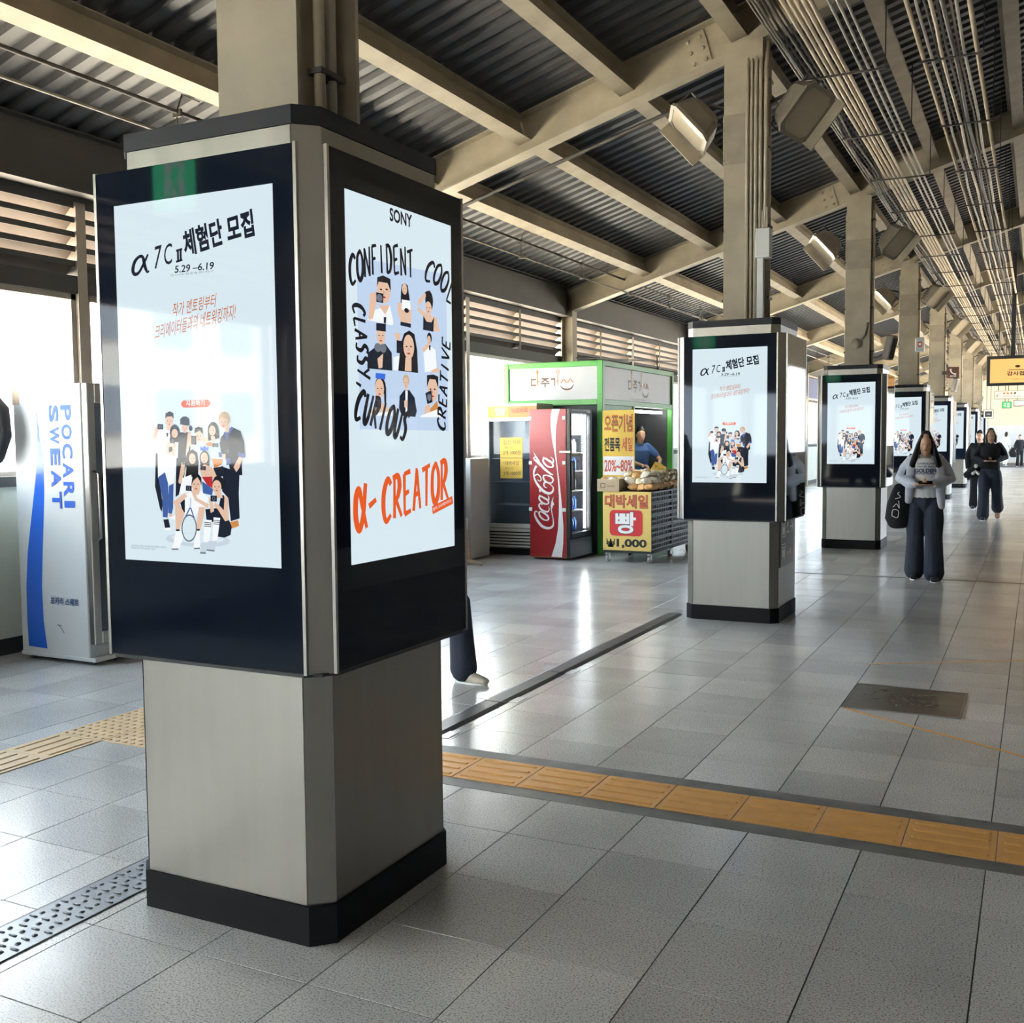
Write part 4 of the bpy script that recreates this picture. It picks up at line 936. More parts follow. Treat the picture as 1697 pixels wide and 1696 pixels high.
m = MB(); m.box(SX0+0.09, SY0+0.03, SZ0+0.08, SX1-0.09, SY0+0.05, SZ1-0.08); fp = m.build('fascia_panel', 'stall_panel', st)
m = MB(); m.box(SX1-0.05, SY0+0.09, SZ0+0.08, SX1-0.03, SY1-0.09, SZ1-0.08); fp2 = m.build('fascia_panel', 'stall_panel', st)
WM = []; PAR = [None]
def logo(A, u, v, s_):
    """stall wordmark with spoon, fork and smile"""
    A.text('ㄷ', u, v+0.04*s_, 0.125*s_, 0.15*s_, 'brown_print', 0, 0, 0.02); A.text('주', u+0.235*s_, v, 0.20*s_, 0.20*s_, 'brown_print', 0, 0, 0.02); A.text('ㄱ', u+0.47*s_, v+0.03*s_, 0.10*s_, 0.16*s_, 'brown_print', 0, 0, 0.02)
    A.rect(u+0.165*s_, v+0.115*s_, u+0.205*s_, v+0.137*s_, 'orange_print'); A.rect(u+0.585*s_, v+0.115*s_, u+0.625*s_, v+0.137*s_, 'orange_print')
    A.stroke([(u+0.155*s_, v+0.05*s_), (u+0.155*s_, v+0.30*s_)], 0.028*s_, 'orange_print', 3); A.ell(u+0.155*s_, v+0.33*s_, 0.03*s_, 0.045*s_, 'orange_print')
    A.stroke([(u+0.63*s_, v+0.05*s_), (u+0.63*s_, v+0.29*s_)], 0.020*s_, 'orange_print', 3)
    for d_ in (-0.03, 0, 0.03): A.stroke([(u+0.63*s_+d_*s_, v+0.28*s_), (u+0.63*s_+d_*s_, v+0.37*s_)], 0.012*s_, 'orange_print', 2)
    for d_ in (0.70, 0.85): A.stroke([(u+d_*s_, v+0.08*s_), (u+(d_+0.065)*s_, v+0.17*s_), (u+(d_+0.13)*s_, v+0.08*s_)], 0.022*s_, 'orange_print', 3, True)
    A.stroke([(u+0.69*s_, v+0.02*s_), (u+0.76*s_, v-0.04*s_), (u+0.85*s_, v-0.055*s_), (u+0.94*s_, v-0.03*s_), (u+0.99*s_, v+0.04*s_)], [0.01*s_, 0.03*s_, 0.035*s_, 0.03*s_, 0.01*s_], 'brown_print')
    WM.append(A.cut('wordmark', PAR[0]))
    A.text("We'll give you everything", u+0.10*s_, v-0.14*s_, 0.78*s_, 0.055*s_, 'grey_print')
A = Flat((SX0+0.09, SY0+0.03, SZ0+0.08), (1, 0, 0), (0, 0, 1), 0.001); PAR[0] = fp; logo(A, 0.36, 0.19, 0.70); A.build('tagline', fp)
A = Flat((SX1-0.03, SY0+0.09, SZ0+0.08), (0, 1, 0), (0, 0, 1), 0.001); PAR[0] = fp2; logo(A, 1.05, 0.14, 0.95); A.build('tagline', fp2)
m = MB(); m.box(SX0+0.05, SY0+0.06, SZ1-0.03, SX1-0.05, SY1-0.04, SZ1-0.01); m.build('roof_board', 'stall_green_dark', st)
m = MB(); m.box(SX0+0.02, SY0+0.1, 0.0, SX0+0.05, SY1-0.1, SZ1-0.05); m.box(SX0+0.05, SY1-0.08, 0, SX1-0.1, SY1-0.05, SZ1-0.05); m.box(SX0+0.09, SY0+0.05, 0, SX1-0.09, SY0+0.07, SZ0); m.build('back_wall', 'interior_dark', st)
m = MB(); m.box(SX1-0.06, SY0+0.1, 0, SX1-0.02, SY1-0.1, 1.05); m.build('counter_front', 'stall_green_dark', st)
m = MB(); m.bbox(SX1-0.35, SY0+0.1, 1.05, SX1+0.02, SY1-0.1, 1.09, 0.005); m.build('counter_top', 'stall_panel', st)
m = MB(); m.box(SX1-0.03, SY0+0.09, 1.09, SX1-0.02, 12.42, SZ0); m.build('side_board', 'stall_green_dark', st)
for k in range(2):
    m = MB(); m.tube([(SX1-0.18, 12.6+0.9*k, 2.12), (SX1-0.18, 13.4+0.9*k, 2.12)], 0.022, 8); m.build('tube_lamp', 'tube_light', st)
m = MB()
for k in range(9): m.box(-3.72+0.0, 13.0, 1.2+0.11*k, -3.71, 13.75, 1.206+0.11*k)
for k in range(8): m.box(-3.72, 13.0+0.105*k, 1.2, -3.71, 13.006+0.105*k, 2.1)
m.build('wire_grid', 'white_paint', st)['kind'] = 'stuff'
m = MB(); m.tube([(SX1-0.5, SY0+0.2, SZ1+0.06), (SX1+0.1, SY1-0.2, SZ1+0.16)], 0.012, 6); m.tube([(SX1, SY1-0.9, SZ1), (SX1, SY1-0.9, SZ1+0.22)], 0.012, 6); m.build('roof_rod', 'cable_grey', st)

# yellow sale board at the stall corner
sb = thing('sale_board', 'tall yellow sale board with percentages standing at the stall corner', 'sign', (-3.12, 11.03, 1.13))
m = MB(); m.bbox(0, 0, 0, 0.49, 0.012, 0.96, 0.003); m.build('board', 'yellow_print', sb)
m = MB(); m.tube([(0.1, 0.02, -1.13), (0.1, 0.02, 0.9)], 0.012, 6); m.tube([(0.38, 0.02, -1.13), (0.38, 0.02, 0.9)], 0.012, 6); m.each('stand_leg', 'stainless', sb)
A = Flat((0, -0.0005, 0), (1, 0, 0), (0, 0, 1), 0.0008)
A.rect(0.012, 0.03, 0.478, 0.30, 'white_print')
for dx, mm in ((0, 'brown_print'), (0.004, 'orange_bright')):
    A.text('오픈기념', 0.03+dx, 0.645+dx, 0.43, 0.255, mm, 0, 0, 0.035 if dx == 0 else 0.0)
A.text('전품목', 0.03, 0.37, 0.24, 0.20, 'black_print', 0, 0, 0.03); A.text('세일', 0.30, 0.37, 0.16, 0.20, 'rust_print', 0, 0, 0.02)
A.text('20%~80%', 0.03, 0.08, 0.43, 0.17, 'rust_print', 0, 0, 0.02); A.build('lettering', sb)

# glass door fridge
mat('fridge_frame', (206, 206, 202), 0.4); mat('fridge_inside', (186, 196, 206), 0.5); mat('note_yellow', (214, 176, 72), 0.6)
gf = thing('glass_door_fridge', 'silver glass door fridge with two yellow price notes, left of the red cooler', 'refrigerator', (-4.74, 10.52, 0))
W_, D_, Z_ = 0.82, 0.56, 2.20
m = MB(); m.bbox(0, 0.05, 0.10, 0.03, D_, Z_, 0.004); m.bbox(W_-0.03, 0.05, 0.10, W_, D_, Z_, 0.004); m.bbox(0.03, D_-0.03, 0.10, W_-0.03, D_, Z_, 0.004); m.bbox(0.03, 0.05, Z_-0.05, W_-0.03, D_-0.03, Z_, 0.004); m.bbox(0.03, 0.06, 0.10, W_-0.03, D_-0.03, 0.38, 0.004); m.build('cabinet', 'fridge_frame', gf)
m = MB(); m.box(0.031, D_-0.06, 0.40, W_-0.031, D_-0.035, Z_-0.06); m.build('inner_back', 'fridge_inside', gf)
m = MB()
for a in ((0, 0.40, 0.045, 2.0), (W_-0.045, 0.40, W_, 2.0), (0.045, 0.40, W_-0.045, 0.46), (0.045, 1.95, W_-0.045, 2.0)): m.bbox(a[0], 0, a[1], a[2], 0.045, a[3], 0.004)
dr = m.build('door', 'fridge_frame', gf)
m = MB(); m.box(0.045, 0.018, 0.46, W_-0.045, 0.026, 1.95); m.build('door_glass', 'fridge_glass', dr)
m = MB(); m.bbox(-0.03, -0.03, 1.05, 0.0, 0.01, 1.42, 0.006); m.build('door_handle', 'black_trim', dr)
m = MB(); m.bbox(0.0, 0.0, 2.0, W_, 0.05, Z_, 0.004); hb = m.build('header', 'fridge_frame', gf)
A = Flat((0, -0.0005, 0), (1, 0, 0), (0, 0, 1), 0.0008); A.rect(0.03, 2.0, W_-0.005, 2.165, 'orange_bright'); A.rect(0.03, 2.0, 0.36, 2.165, 'note_yellow'); A.text('아이스', 0.15, 2.075, 0.17, 0.06, 'white_print', 0.06, 0, 0.03); A.text('크림', 0.17, 2.03, 0.13, 0.045, 'white_print', 0.06, 0, 0.03); A.text('바로바로', 0.42, 2.055, 0.26, 0.075, 'brown_print', 0.06, 0, 0.03); A.build('header_print', hb)
for z in (0.72, 1.06, 1.40):
    m = MB(); m.bbox(0.05, 0.08, z, W_-0.05, D_-0.07, z+0.012, 0.002); m.build('shelf', 'fridge_frame', gf)
m = MB()
for k in range(5): m.bbox(0.025, 0.0, 0.12+0.045*k, W_-0.02, 0.03, 0.145+0.045*k, 0.004)
m.bbox(0, 0, 0.10, 0.025, 0.03, 0.345, 0.003); m.bbox(0.0, 0.0, 0.345, W_, 0.05, 0.385, 0.003); m.each('vent_slat', 'fridge_frame', gf)
m = MB(); m.box(0.025, 0.036, 0.11, W_-0.01, 0.05, 0.345); m.build('vent_back', 'black_trim', gf)
m = MB(); m.box(0.04, 0.08, 0.0, W_-0.04, D_-0.04, 0.10); m.build('base', 'black_trim', gf)
for z, l1, l2 in ((1.44, '찹쌀약과', '3개 1000원'), (1.14, '“대박세일”', '2개 1000원')):
    nt_ = thing('price_note', 'yellow handwritten price note taped to the fridge glass, %s of the two' % ('upper' if z > 1.3 else 'lower'), 'note', (-4.74+0.22, 10.52+0.012, z-0.02))
    m = MB(); m.box(0, 0, 0, 0.36, 0.003, 0.29); m.build('card', 'note_yellow', nt_)
    A = Flat((0, -0.0005, 0), (1, 0, 0), (0, 0, 1), 0.0006); A.text(l1, 0.05, 0.19, 0.28, 0.06, 'black_print', 0.02, 0, 0.0); A.text(l2, 0.05, 0.04, 0.28, 0.06, 'black_print', 0.02, 0, 0.0); A.text('하나 더', 0.08, 0.13, 0.12, 0.035, 'brown_print'); A.build('writing', nt_)

# red cooler
mat('cola_red', (150, 26, 32), 0.32, var=0.06, scale=2); mat('cola_white', (222, 220, 216), 0.4); mat('rust', (150, 88, 50), 0.7, var=0.3, scale=30); mat('cooler_black', (24, 25, 28), 0.4)
mat('cooler_light', (232, 242, 255), 0.4, emit=2.2); mat('bottle_blue', (70, 120, 200), 0.3); mat('bottle_white', (226, 232, 238), 0.35); mat('bottle_dark', (40, 44, 60), 0.3)
rc = thing('red_cooler', 'red drinks cooler with white script lettering on its side and a lit glass door', 'refrigerator', (-3.88, 10.18, 0))
W_, D_, Z_ = 0.62, 0.80, 2.10
m = MB(); m.bbox(0, 0, 0.03, W_-0.06, 0.03, Z_, 0.004); m.build('side_panel', 'cola_red', rc)
m = MB(); m.box(0, 0.03, 0.03, 0.03, D_, Z_); m.box(0.03, D_-0.03, 0.03, W_-0.06, D_, Z_); m.box(0.03, 0.03, 0.03, W_-0.06, D_-0.03, 0.36); m.box(0.03, 0.03, Z_-0.05, W_-0.06, D_-0.03, Z_); m.build('cabinet', 'cooler_black', rc)
m = MB(); m.box(0.031, 0.035, 0.37, 0.05, D_-0.035, Z_-0.06); m.build('inner_back', 'cooler_light', rc)
m = MB()
for a in ((0.0, 0.30, 0.06, Z_), (D_-0.06, 0.30, D_, Z_), (0.06, 0.30, D_-0.06, 0.37), (0.06, Z_-0.06, D_-0.06, Z_)): m.bbox(W_-0.055, a[0], a[1], W_, a[2], a[3], 0.005)
dr = m.build('door', 'cooler_black', rc)
m = MB(); m.box(W_-0.03, 0.06, 0.37, W_-0.024, D_-0.06, Z_-0.06); m.build('door_glass', 'pane', dr)
m = MB(); m.bbox(W_, 0.02, 0.98, W_+0.05, 0.06, 1.38, 0.01); m.build('door_handle', 'cooler_black', dr)
m = MB(); m.box(0.06, 0.05, Z_-0.36, W_-0.07, D_-0.05, Z_-0.07); m.build('light_box', 'cooler_light', rc)
m = MB(); m.box(W_-0.09, D_-0.12, 0.40, W_-0.07, D_-0.09, Z_-0.1); m.build('tube_lamp', 'tube_light', rc)
for z in (0.66, 0.94, 1.22, 1.48):
    m = MB(); m.bbox(0.06, 0.05, z, W_-0.08, D_-0.05, z+0.012, 0.002); m.build('shelf', 'fridge_frame', rc)
m = MB(); m.box(W_-0.056, 0.002, 0.03, W_-0.004, D_, 0.29); m.build('kick_panel', 'cooler_black', rc)
PW, PH = W_-0.06, Z_-0.03
A = Flat((0, -0.0005, 0.03), (1, 0, 0), (0, 0, 1), 0.0008)
HC = homog([(58, 32), (473, 30), (473, 1630), (60, 1622)])
def c(x, y): u, v = HC(x, y); return (u*PW, v*PH)
sx = PW/415
A.poly([c(*p) for p in [(318, 32), (302, 110), (302, 230), (318, 370), (345, 510), (366, 650), (382, 820), (390, 980), (388, 1150), (378, 1320), (350, 1470), (300, 1622), (420, 1628), (435, 1480), (440, 1300), (428, 1120), (415, 980), (398, 820), (376, 650), (360, 510), (355, 370), (362, 230), (380, 120), (405, 32)]], 'cola_white')
def S(pts, wd): A.stroke([c(*p) for p in pts], [x*sx for x in wd], 'cola_white')
S([(158, 1142), (128, 1128), (114, 1160), (140, 1220), (195, 1285), (255, 1308), (305, 1298), (326, 1262), (322, 1200), (308, 1130), (304, 1075), (312, 1025), (330, 972)], [6, 12, 16, 26, 30, 26, 22, 16, 9, 9, 14, 14, 2])
A.poly([c(*p) for p in [(318, 1010), (338, 1052), (322, 1068), (316, 1095), (306, 1090), (302, 1050)]], 'cola_white')
S([(190, 1128), (166, 1140), (172, 1175), (208, 1212), (250, 1224), (272, 1208), (262, 1178), (225, 1150), (186, 1132)], [10, 18, 20, 18, 12, 16, 20, 18, 10])
S([(204, 1058), (184, 1044), (164, 1064), (186, 1104), (228, 1128), (264, 1130), (280, 1104), (272, 1072)], [10, 14, 18, 20, 20, 16, 10, 4])
S([(205, 972), (172, 968), (170, 1000), (205, 1036), (250, 1050), (274, 1036), (258, 1002), (205, 975)], [10, 18, 20, 20, 14, 16, 20, 10]); S([(166, 952), (225, 985), (270, 1005), (276, 975), (262, 955)], [10, 20, 20, 12, 4])
S([(170, 892), (182, 922)], [16, 18])
S([(138, 638), (112, 690), (108, 745), (126, 800), (170, 865), (228, 918), (284, 934), (318, 916), (328, 878), (312, 850)], [22, 22, 14, 20, 28, 30, 26, 20, 14, 6]); S([(112, 748), (150, 730), (184, 760), (190, 790), (172, 802), (148, 786)], [12, 14, 12, 12, 10, 6]); S([(312, 852), (262, 815), (226, 822), (226, 860), (262, 878)], [8, 16, 18, 14, 4])
S([(248, 738), (218, 748), (226, 790), (270, 820), (312, 818), (326, 785), (300, 755), (248, 738)], [10, 18, 20, 18, 14, 18, 20, 10])
S([(328, 735), (300, 725), (240, 680), (170, 615), (118, 572), (108, 552), (130, 548), (165, 590), (215, 640)], [8, 18, 26, 26, 16, 10, 10, 14, 6]); S([(168, 592), (140, 552), (108, 492)], [22, 18, 1])
S([(262, 560), (222, 560), (218, 595), (258, 640), (304, 655), (328, 640), (312, 605), (262, 566)], [10, 18, 20, 20, 14, 18, 20, 10]); S([(214, 545), (270, 578), (322, 605), (330, 572), (298, 540)], [10, 20, 22, 12, 3])
A.build('side_print', rc)
m = MB()
for x in (0.012, W_-0.095):
    for z in (0.68, 1.33, 1.95): m.bbox(x-0.02, -0.012, z, x+0.03, 0.0, z+0.05, 0.004)
m.each('corner_clip', 'fridge_frame', rc)
m = MB(); m.bbox(W_-0.16, -0.016, 1.49, W_+0.01, -0.001, 1.525, 0.004); m.build('latch', 'stainless', rc)
m = MB(); m.box(W_-0.075, -0.0014, 1.5, W_-0.062, -0.0004, 1.75); m.box(0, -0.0014, 0.03, W_-0.06, -0.0004, 0.045); m.box(W_-0.066, -0.0014, 0.03, W_-0.06, -0.0004, Z_); m.build('rust_edge', 'rust', rc)
bot = {}
for mm in ('bottle_blue', 'bottle_white', 'bottle_dark'):
    m = MB(); m.tube([(0, 0, 0), (0, 0, 0.13), (0, 0, 0.16), (0, 0, 0.185)], [0.034, 0.034, 0.016, 0.014], 8); bot[mm] = m.mesh('bottle', mm, True)
sn = ['lowest', 'second', 'third', 'fourth', 'top']
for r_, z in enumerate((0.37, 0.675, 0.955, 1.235, 1.495)):
    mm = ('bottle_blue', 'bottle_blue', 'bottle_dark', 'bottle_blue', 'bottle_white')[r_]
    for k in range(6):
        tag(link('drink_bottle', bot[mm], None, (-3.88+0.40, 10.18+0.12+0.105*k, z)), '%s drink bottle on the %s shelf of the lit red cooler' % (mm[7:], sn[r_]), 'bottle', 'bottles on the %s cooler shelf' % sn[r_])

# ================================================================== BREAD CART
mat('crate_black', (22, 23, 26), 0.4, var=0.1); mat('cart_board', (226, 196, 110), 0.5, var=0.03); mat('cardboard', (176, 158, 130), 0.7, var=0.08)
mat('bread_bag', (246, 226, 190), 0.25, var=0.22, scale=14, coat=0.4); mat('bread_brown', (222, 172, 112), 0.4, var=0.3, scale=12, coat=0.3); mat('bag_clear', (244, 234, 214), 0.2, var=0.12, scale=20, coat=0.5)
CX0, CX1, CY0, CY1 = -2.80, -2.10, 10.22, 12.05
dl = thing('cart_dolly', 'grey wheeled dolly under the stacked black bread crates', 'dolly', (CX0, CY0, 0))
m = MB(); L_ = CY1-CY0; w_ = CX1-CX0
for a in ((0, 0, w_, 0.04), (0, L_-0.04, w_, L_), (0, 0.04, 0.04, L_-0.04), (w_-0.04, 0.04, w_, L_-0.04), (0, L_/2-0.02, w_, L_/2+0.02)): m.bbox(a[0], a[1], 0.135, a[2], a[3], 0.175, 0.004)
m.build('frame', 'charcoal', dl)
for x in (0.05, w_-0.05):
    for y in (0.06, L_/2, L_-0.06):
        m = MB(); m.tube([(x-0.018, y+0.02, 0.05), (x+0.018, y+0.02, 0.05)], 0.05, 14); wh = m.build('caster_wheel', 'grey_print', dl, True)
        m = MB(); m.box(x-0.026, y-0.02, 0.05, x-0.020, y+0.035, 0.135); m.box(x+0.020, y-0.02, 0.05, x+0.026, y+0.035, 0.135); m.box(x-0.026, y-0.02, 0.115, x+0.026, y+0.035, 0.135); m.build('caster_fork', 'stainless_bright', dl)
def crate_mesh(wx, wy, hz):
    m = MB(); t = 0.012
    for z in (0.0, hz*0.42, hz-0.025):
        h_ = 0.022
        m.box(0, 0, z, wx, t, z+h_); m.box(0, wy-t, z, wx, wy, z+h_); m.box(0, t, z, t, wy-t, z+h_); m.box(wx-t, t, z, wx, wy-t, z+h_)
    n = 9
    for k in range(n+1):
        y = k*(wy-0.02)/n; m.box(0.001, y, 0.0, t*0.8, y+0.02, hz-0.004); m.box(wx-t*0.8, y, 0.0, wx-0.001, y+0.02, hz-0.004)
    for k in range(8):
        x = k*(wx-0.02)/7; m.box(x, 0.001, 0.0, x+0.02, t*0.8, hz-0.004); m.box(x, wy-t*0.8, 0, x+0.02, wy-0.001, hz-0.004)
    m.box(t, t, 0.004, wx-t, wy-t, 0.010); m.box(t+0.02, t+0.02, 0.012, wx-t-0.02, wy-t-0.02, hz-0.03)
    return m.mesh('bread_crate', 'crate_black')
hz = 0.158; wy = (CY1-CY0)/2-0.006; cme = crate_mesh(w_-0.02, wy-0.01, hz)
tn = ['bottom', 'second', 'third', 'fourth', 'top']
for c_ in range(2):
    for k in range(5):
        tag(link('bread_crate', cme, None, (CX0+0.01, CY0+0.008+c_*(wy+0.006), 0.176+k*0.159)), 'black slatted plastic crate, %s of the %s stack under the bread' % (tn[k], 'front' if c_ == 0 else 'rear'), 'crate', 'black crates of the bread cart')
cb = thing('price_board', 'yellow bread price board with a red panel on the front of the cart', 'sign', (CX0+0.01, CY0-0.016, 0.17))
m = MB(); m.bbox(0, 0, 0, 0.69, 0.014, 0.80, 0.003); m.build('board', 'cart_board', cb)
A = Flat((0, -0.0005, 0), (1, 0, 0), (0, 0, 1), 0.0008)
A.text('대박세일', 0.03, 0.575, 0.62, 0.185, 'brown_print', 0, 0, 0.045); A.text('대박세일', 0.035, 0.582, 0.61, 0.175, 'rust_print', 0, 0, 0.02)
A.rrect(0.10, 0.20, 0.57, 0.55, 0.06, 'red_print'); A.text('빵', 0.175, 0.222, 0.31, 0.31, 'charcoal', 0, 0, 0.045); A.text('빵', 0.182, 0.23, 0.295, 0.295, 'white_print', 0, 0, 0.028)
A.rrect(0.04, 0.02, 0.65, 0.175, 0.03, 'cart_board'); A.text('₩', 0.05, 0.042, 0.13, 0.115, 'black_print', 0, 0, 0.010); A.text('1,000', 0.20, 0.030, 0.43, 0.130, 'black_print', 0, 0, 0.04); A.build('lettering', cb)
m = MB()
for x in (0.015, 0.675):
    for z in (0.02, 0.78): m.ball((x, -0.002, z), 0.006, 6, 4)
m.each('screw', 'black_trim', cb)
ctop = 0.176+5*0.159
bx = thing('cardboard_box', 'open cardboard box of bread at the front left corner of the cart', 'box', (CX0-0.06, CY0-0.05, ctop))
m = MB(); m.bbox(0, 0, 0, 0.32, 0.012, 0.165, 0.003); m.bbox(0, 0.36, 0, 0.32, 0.372, 0.165, 0.003); m.bbox(0, 0.012, 0, 0.012, 0.36, 0.165, 0.003); m.bbox(0.308, 0.012, 0, 0.32, 0.36, 0.165, 0.003); m.box(0.012, 0.012, 0, 0.308, 0.36, 0.006); m.build('box_walls', 'cardboard', bx)
A = Flat((0, -0.0005, 0), (1, 0, 0), (0, 0, 1), 0.0006); A.rrect(0.05, 0.05, 0.12, 0.11, 0.008, 'brown_print'); A.rrect(0.058, 0.058, 0.112, 0.102, 0.006, 'cardboard'); A.text('bread', 0.15, 0.06, 0.10, 0.03, 'brown_print'); A.build('box_print', bx)
def bag_mesh(seed, L_=0.165, W_=0.11, H_=0.085, mm='bread_bag'):
    random.seed(seed); m = MB(); n = 14; secs = []
    prof = [(-1.0, 0.60, 0.06), (-0.93, 0.55, 0.12), (-0.85, 0.60, 0.30), (-0.6, 0.9, 0.8), (-0.2, 1.0, 1.0), (0.2, 1.0, 1.0), (0.6, 0.9, 0.8), (0.85, 0.60, 0.30), (0.93, 0.55, 0.12), (1.0, 0.62, 0.06)]
    v = []
    for t_, a, b in prof:
        for k in range(n):
            an = 2*math.pi*k/n; j = 1+random.uniform(-0.13, 0.13)
            v.append((t_*L_/2*(1+random.uniform(-0.03, 0.03)), math.cos(an)*a*W_/2*j, math.sin(an)*b*H_/2*j))
    f_ = [(i*n+k, i*n+(k+1) % n, (i+1)*n+(k+1) % n, (i+1)*n+k) for i in range(len(prof)-1) for k in range(n)] + [tuple(range(n-1, -1, -1)), tuple((len(prof)-1)*n+k for k in range(n))]
    m.add(v, f_); return m.mesh('bread_bag', mm)
bags = [bag_mesh(s_, mm=('bread_bag', 'bag_clear', 'bread_brown')[s_ % 3]) for s_ in range(6)]
random.seed(11); nb = 0
rows = []
for layer, (z, nx, ny) in enumerate(((0.05, 6, 13), (0.13, 5, 12), (0.21, 4, 10))):
    for i in range(nx):
        for j in range(ny):
            x = CX0+0.06+(w_-0.12)*(i+0.5*layer)/5; y = CY0+0.09+(L_-0.2)*(j+0.5*layer)/(ny-1+layer)
            if x < CX0+0.33 and y < CY0+0.42: continue
            rows.append((x, y, ctop+z, (0, 1, 3)[layer]))
rows += [(CX0-0.06+0.08+0.075*a, CY0-0.05+0.09+0.09*b, ctop+0.135, 2) for a in range(3) for b in range(3)]
for x, y, z, ly in rows:
    kind = (0, 1, 2, 3, 4, 5)[random.randrange(6)]
    edge = x > CX1-0.12 or y < CY0+0.15
    if ly == 0 and edge: kind = random.choice((2, 5, 2))
    o = link('bread_bag', bags[kind], None, (x+random.uniform(-.012, .012), y+random.uniform(-.012, .012), z+random.uniform(0, 0.012)), (random.uniform(-0.9, 0.9), random.uniform(-0.5, 0.5), random.uniform(0, 3.14) if ly else random.uniform(-0.4, 0.4)+1.57*(y >= CY0+0.15)))
    tag(o, ('brown bread roll in a crinkled clear bag at the bottom of the cart heap', 'pale bagged bread bun on top of the heap on the cart', 'bagged bun piled in the small cardboard box on the cart', 'pale bagged bun crowning the middle of the cart heap')[ly], 'bread', ('bread bags in the lower layer', 'bread bags on top of the heap', 'bread bags in the cardboard box', 'bread bags on the crown of the heap')[ly])
pc = thing('price_card', 'small yellow price card leaning on the bread heap before the vendor', 'sign', (-2.42, 11.25, ctop+0.17), 0.0)
m = MB(); Mx = Matrix.Rotation(-0.35, 4, 'X') @ Matrix.Rotation(0.45, 4, 'Y'); m.box(-0.10, -0.003, 0, 0.10, 0.003, 0.20, 0, Mx); m.build('card', 'note_yellow', pc)
A = Flat(Mx @ Vector((-0.10, -0.0035, 0)), Mx.to_3x3() @ Vector((1, 0, 0)), Mx.to_3x3() @ Vector((0, 0, 1)), 0.0006); A.text('빵 1개', 0.03, 0.11, 0.14, 0.05, 'brown_print'); A.text('1000원', 0.03, 0.04, 0.14, 0.045, 'brown_print'); A.build('writing', pc)

# grey wall cabinet and duct between the window and the fridge
wc = thing('wall_cabinet', 'tall narrow pale cabinet with a dark slot between kiosk and glass door fridge', 'cabinet', (-4.84, 9.7, 0))
m = MB(); m.bbox(0, 0, 0.02, 0.28, 0.55, 1.42, 0.008); m.build('body', 'white_paint', wc)
m = MB(); m.bbox(0.04, -0.012, 1.0, 0.10, 0.0, 1.32, 0.004); m.build('slot', 'black_trim', wc)
m = MB(); m.bbox(0.16, -0.06, 0.42, 0.23, 0.0, 0.60, 0.012); m.build('meter_box', 'white_print', wc)
# ================================================================== PEOPLE
mat('skin', (206, 160, 132), 0.55); mat('hair_dark', (18, 16, 16), 0.5, spec=0.3, var=0.3, scale=30, stretch=(6, 6, 0.6)); mat('jeans_dark', (42, 50, 66), 0.8, var=0.34, scale=5, bump=0.9, stretch=(2.2, 2.2, 0.8)); mat('hoodie_grey', (184, 190, 202), 0.85, var=0.10, scale=9, bump=0.8)
mat('sweat_white', (232, 232, 233), 0.85, var=0.05, scale=7); mat('cloth_black', (20, 21, 25), 0.85, var=0.15, scale=8, bump=0.7); mat('cloth_blue', (74, 104, 160), 0.85, var=0.1, scale=7); mat('cloth_white', (222, 222, 220), 0.85); mat('shoe_cream', (208, 200, 184), 0.6, var=0.08, scale=20); mat('shoe_dark', (40, 40, 44), 0.6); mat('hair_brown', (92, 72, 56), 0.5, var=0.2, scale=20); mat('beige_cloth', (176, 160, 136), 0.85, var=0.05)
mat('phone_black', (20, 20, 24), 0.15)
def shell(name, mb, voxel, mm, parent, it=3):
    """one continuous surface from overlapping lofts"""
    o = mb.build('tmp', mm); COL.objects.unlink(o); TMP.collection.objects.link(o); md = o.modifiers.new('r', 'REMESH'); md.mode = 'VOXEL'; md.voxel_size = voxel
    sm = o.modifiers.new('s', 'SMOOTH'); sm.factor = 0.5; sm.iterations = it
    TMP.view_layers[0].update(); me = bpy.data.meshes.new_from_object(o.evaluated_get(TMP.view_layers[0].depsgraph)); me.name = name
    bpy.data.objects.remove(o); me.polygons.foreach_set('use_smooth', [True]*len(me.polygons))
    if not me.materials: me.materials.append(MATS[mm])
    return link(name, me, parent)
V3 = Vector
def hand(m, wrist, d, palm, curl=0.5, s=1.0, side=1):
    """palm with five fingers: d = pointing direction, palm = palm normal"""
    d = V3(d).normalized(); palm = V3(palm); palm = (palm - d*palm.dot(d)).normalized(); sd = d.cross(palm)*side
    w0 = V3(wrist); k = w0 + d*0.085*s
    m.loft([w0 - d*0.02, w0 + d*0.035*s, k], [(0.024*s, 0.018*s), (0.038*s, 0.016*s), (0.040*s, 0.014*s)], sd, 10)
    for i, (o_, l_) in enumerate(((0.030, 0.072), (0.010, 0.080), (-0.010, 0.075), (-0.029, 0.060))):
        b = k + sd*o_*s - d*0.01; a1, a2 = curl*0.9, curl*1.9
        p1 = b + (d*math.cos(a1) + palm*math.sin(a1))*l_*0.5*s; p2 = p1 + (d*math.cos(a2) + palm*math.sin(a2))*l_*0.5*s
        m.loft([b, p1, p2], [0.0095*s, 0.009*s, 0.0075*s], sd, 8)
    b = w0 + d*0.025*s + sd*0.034*s; p1 = b + (d*0.6 + sd*0.6 + palm*0.4).normalized()*0.036*s; p2 = p1 + (d*0.85 + palm*0.6).normalized()*0.032*s
    m.loft([b, p1, p2], [0.012*s, 0.0105*s, 0.008*s], sd, 8)
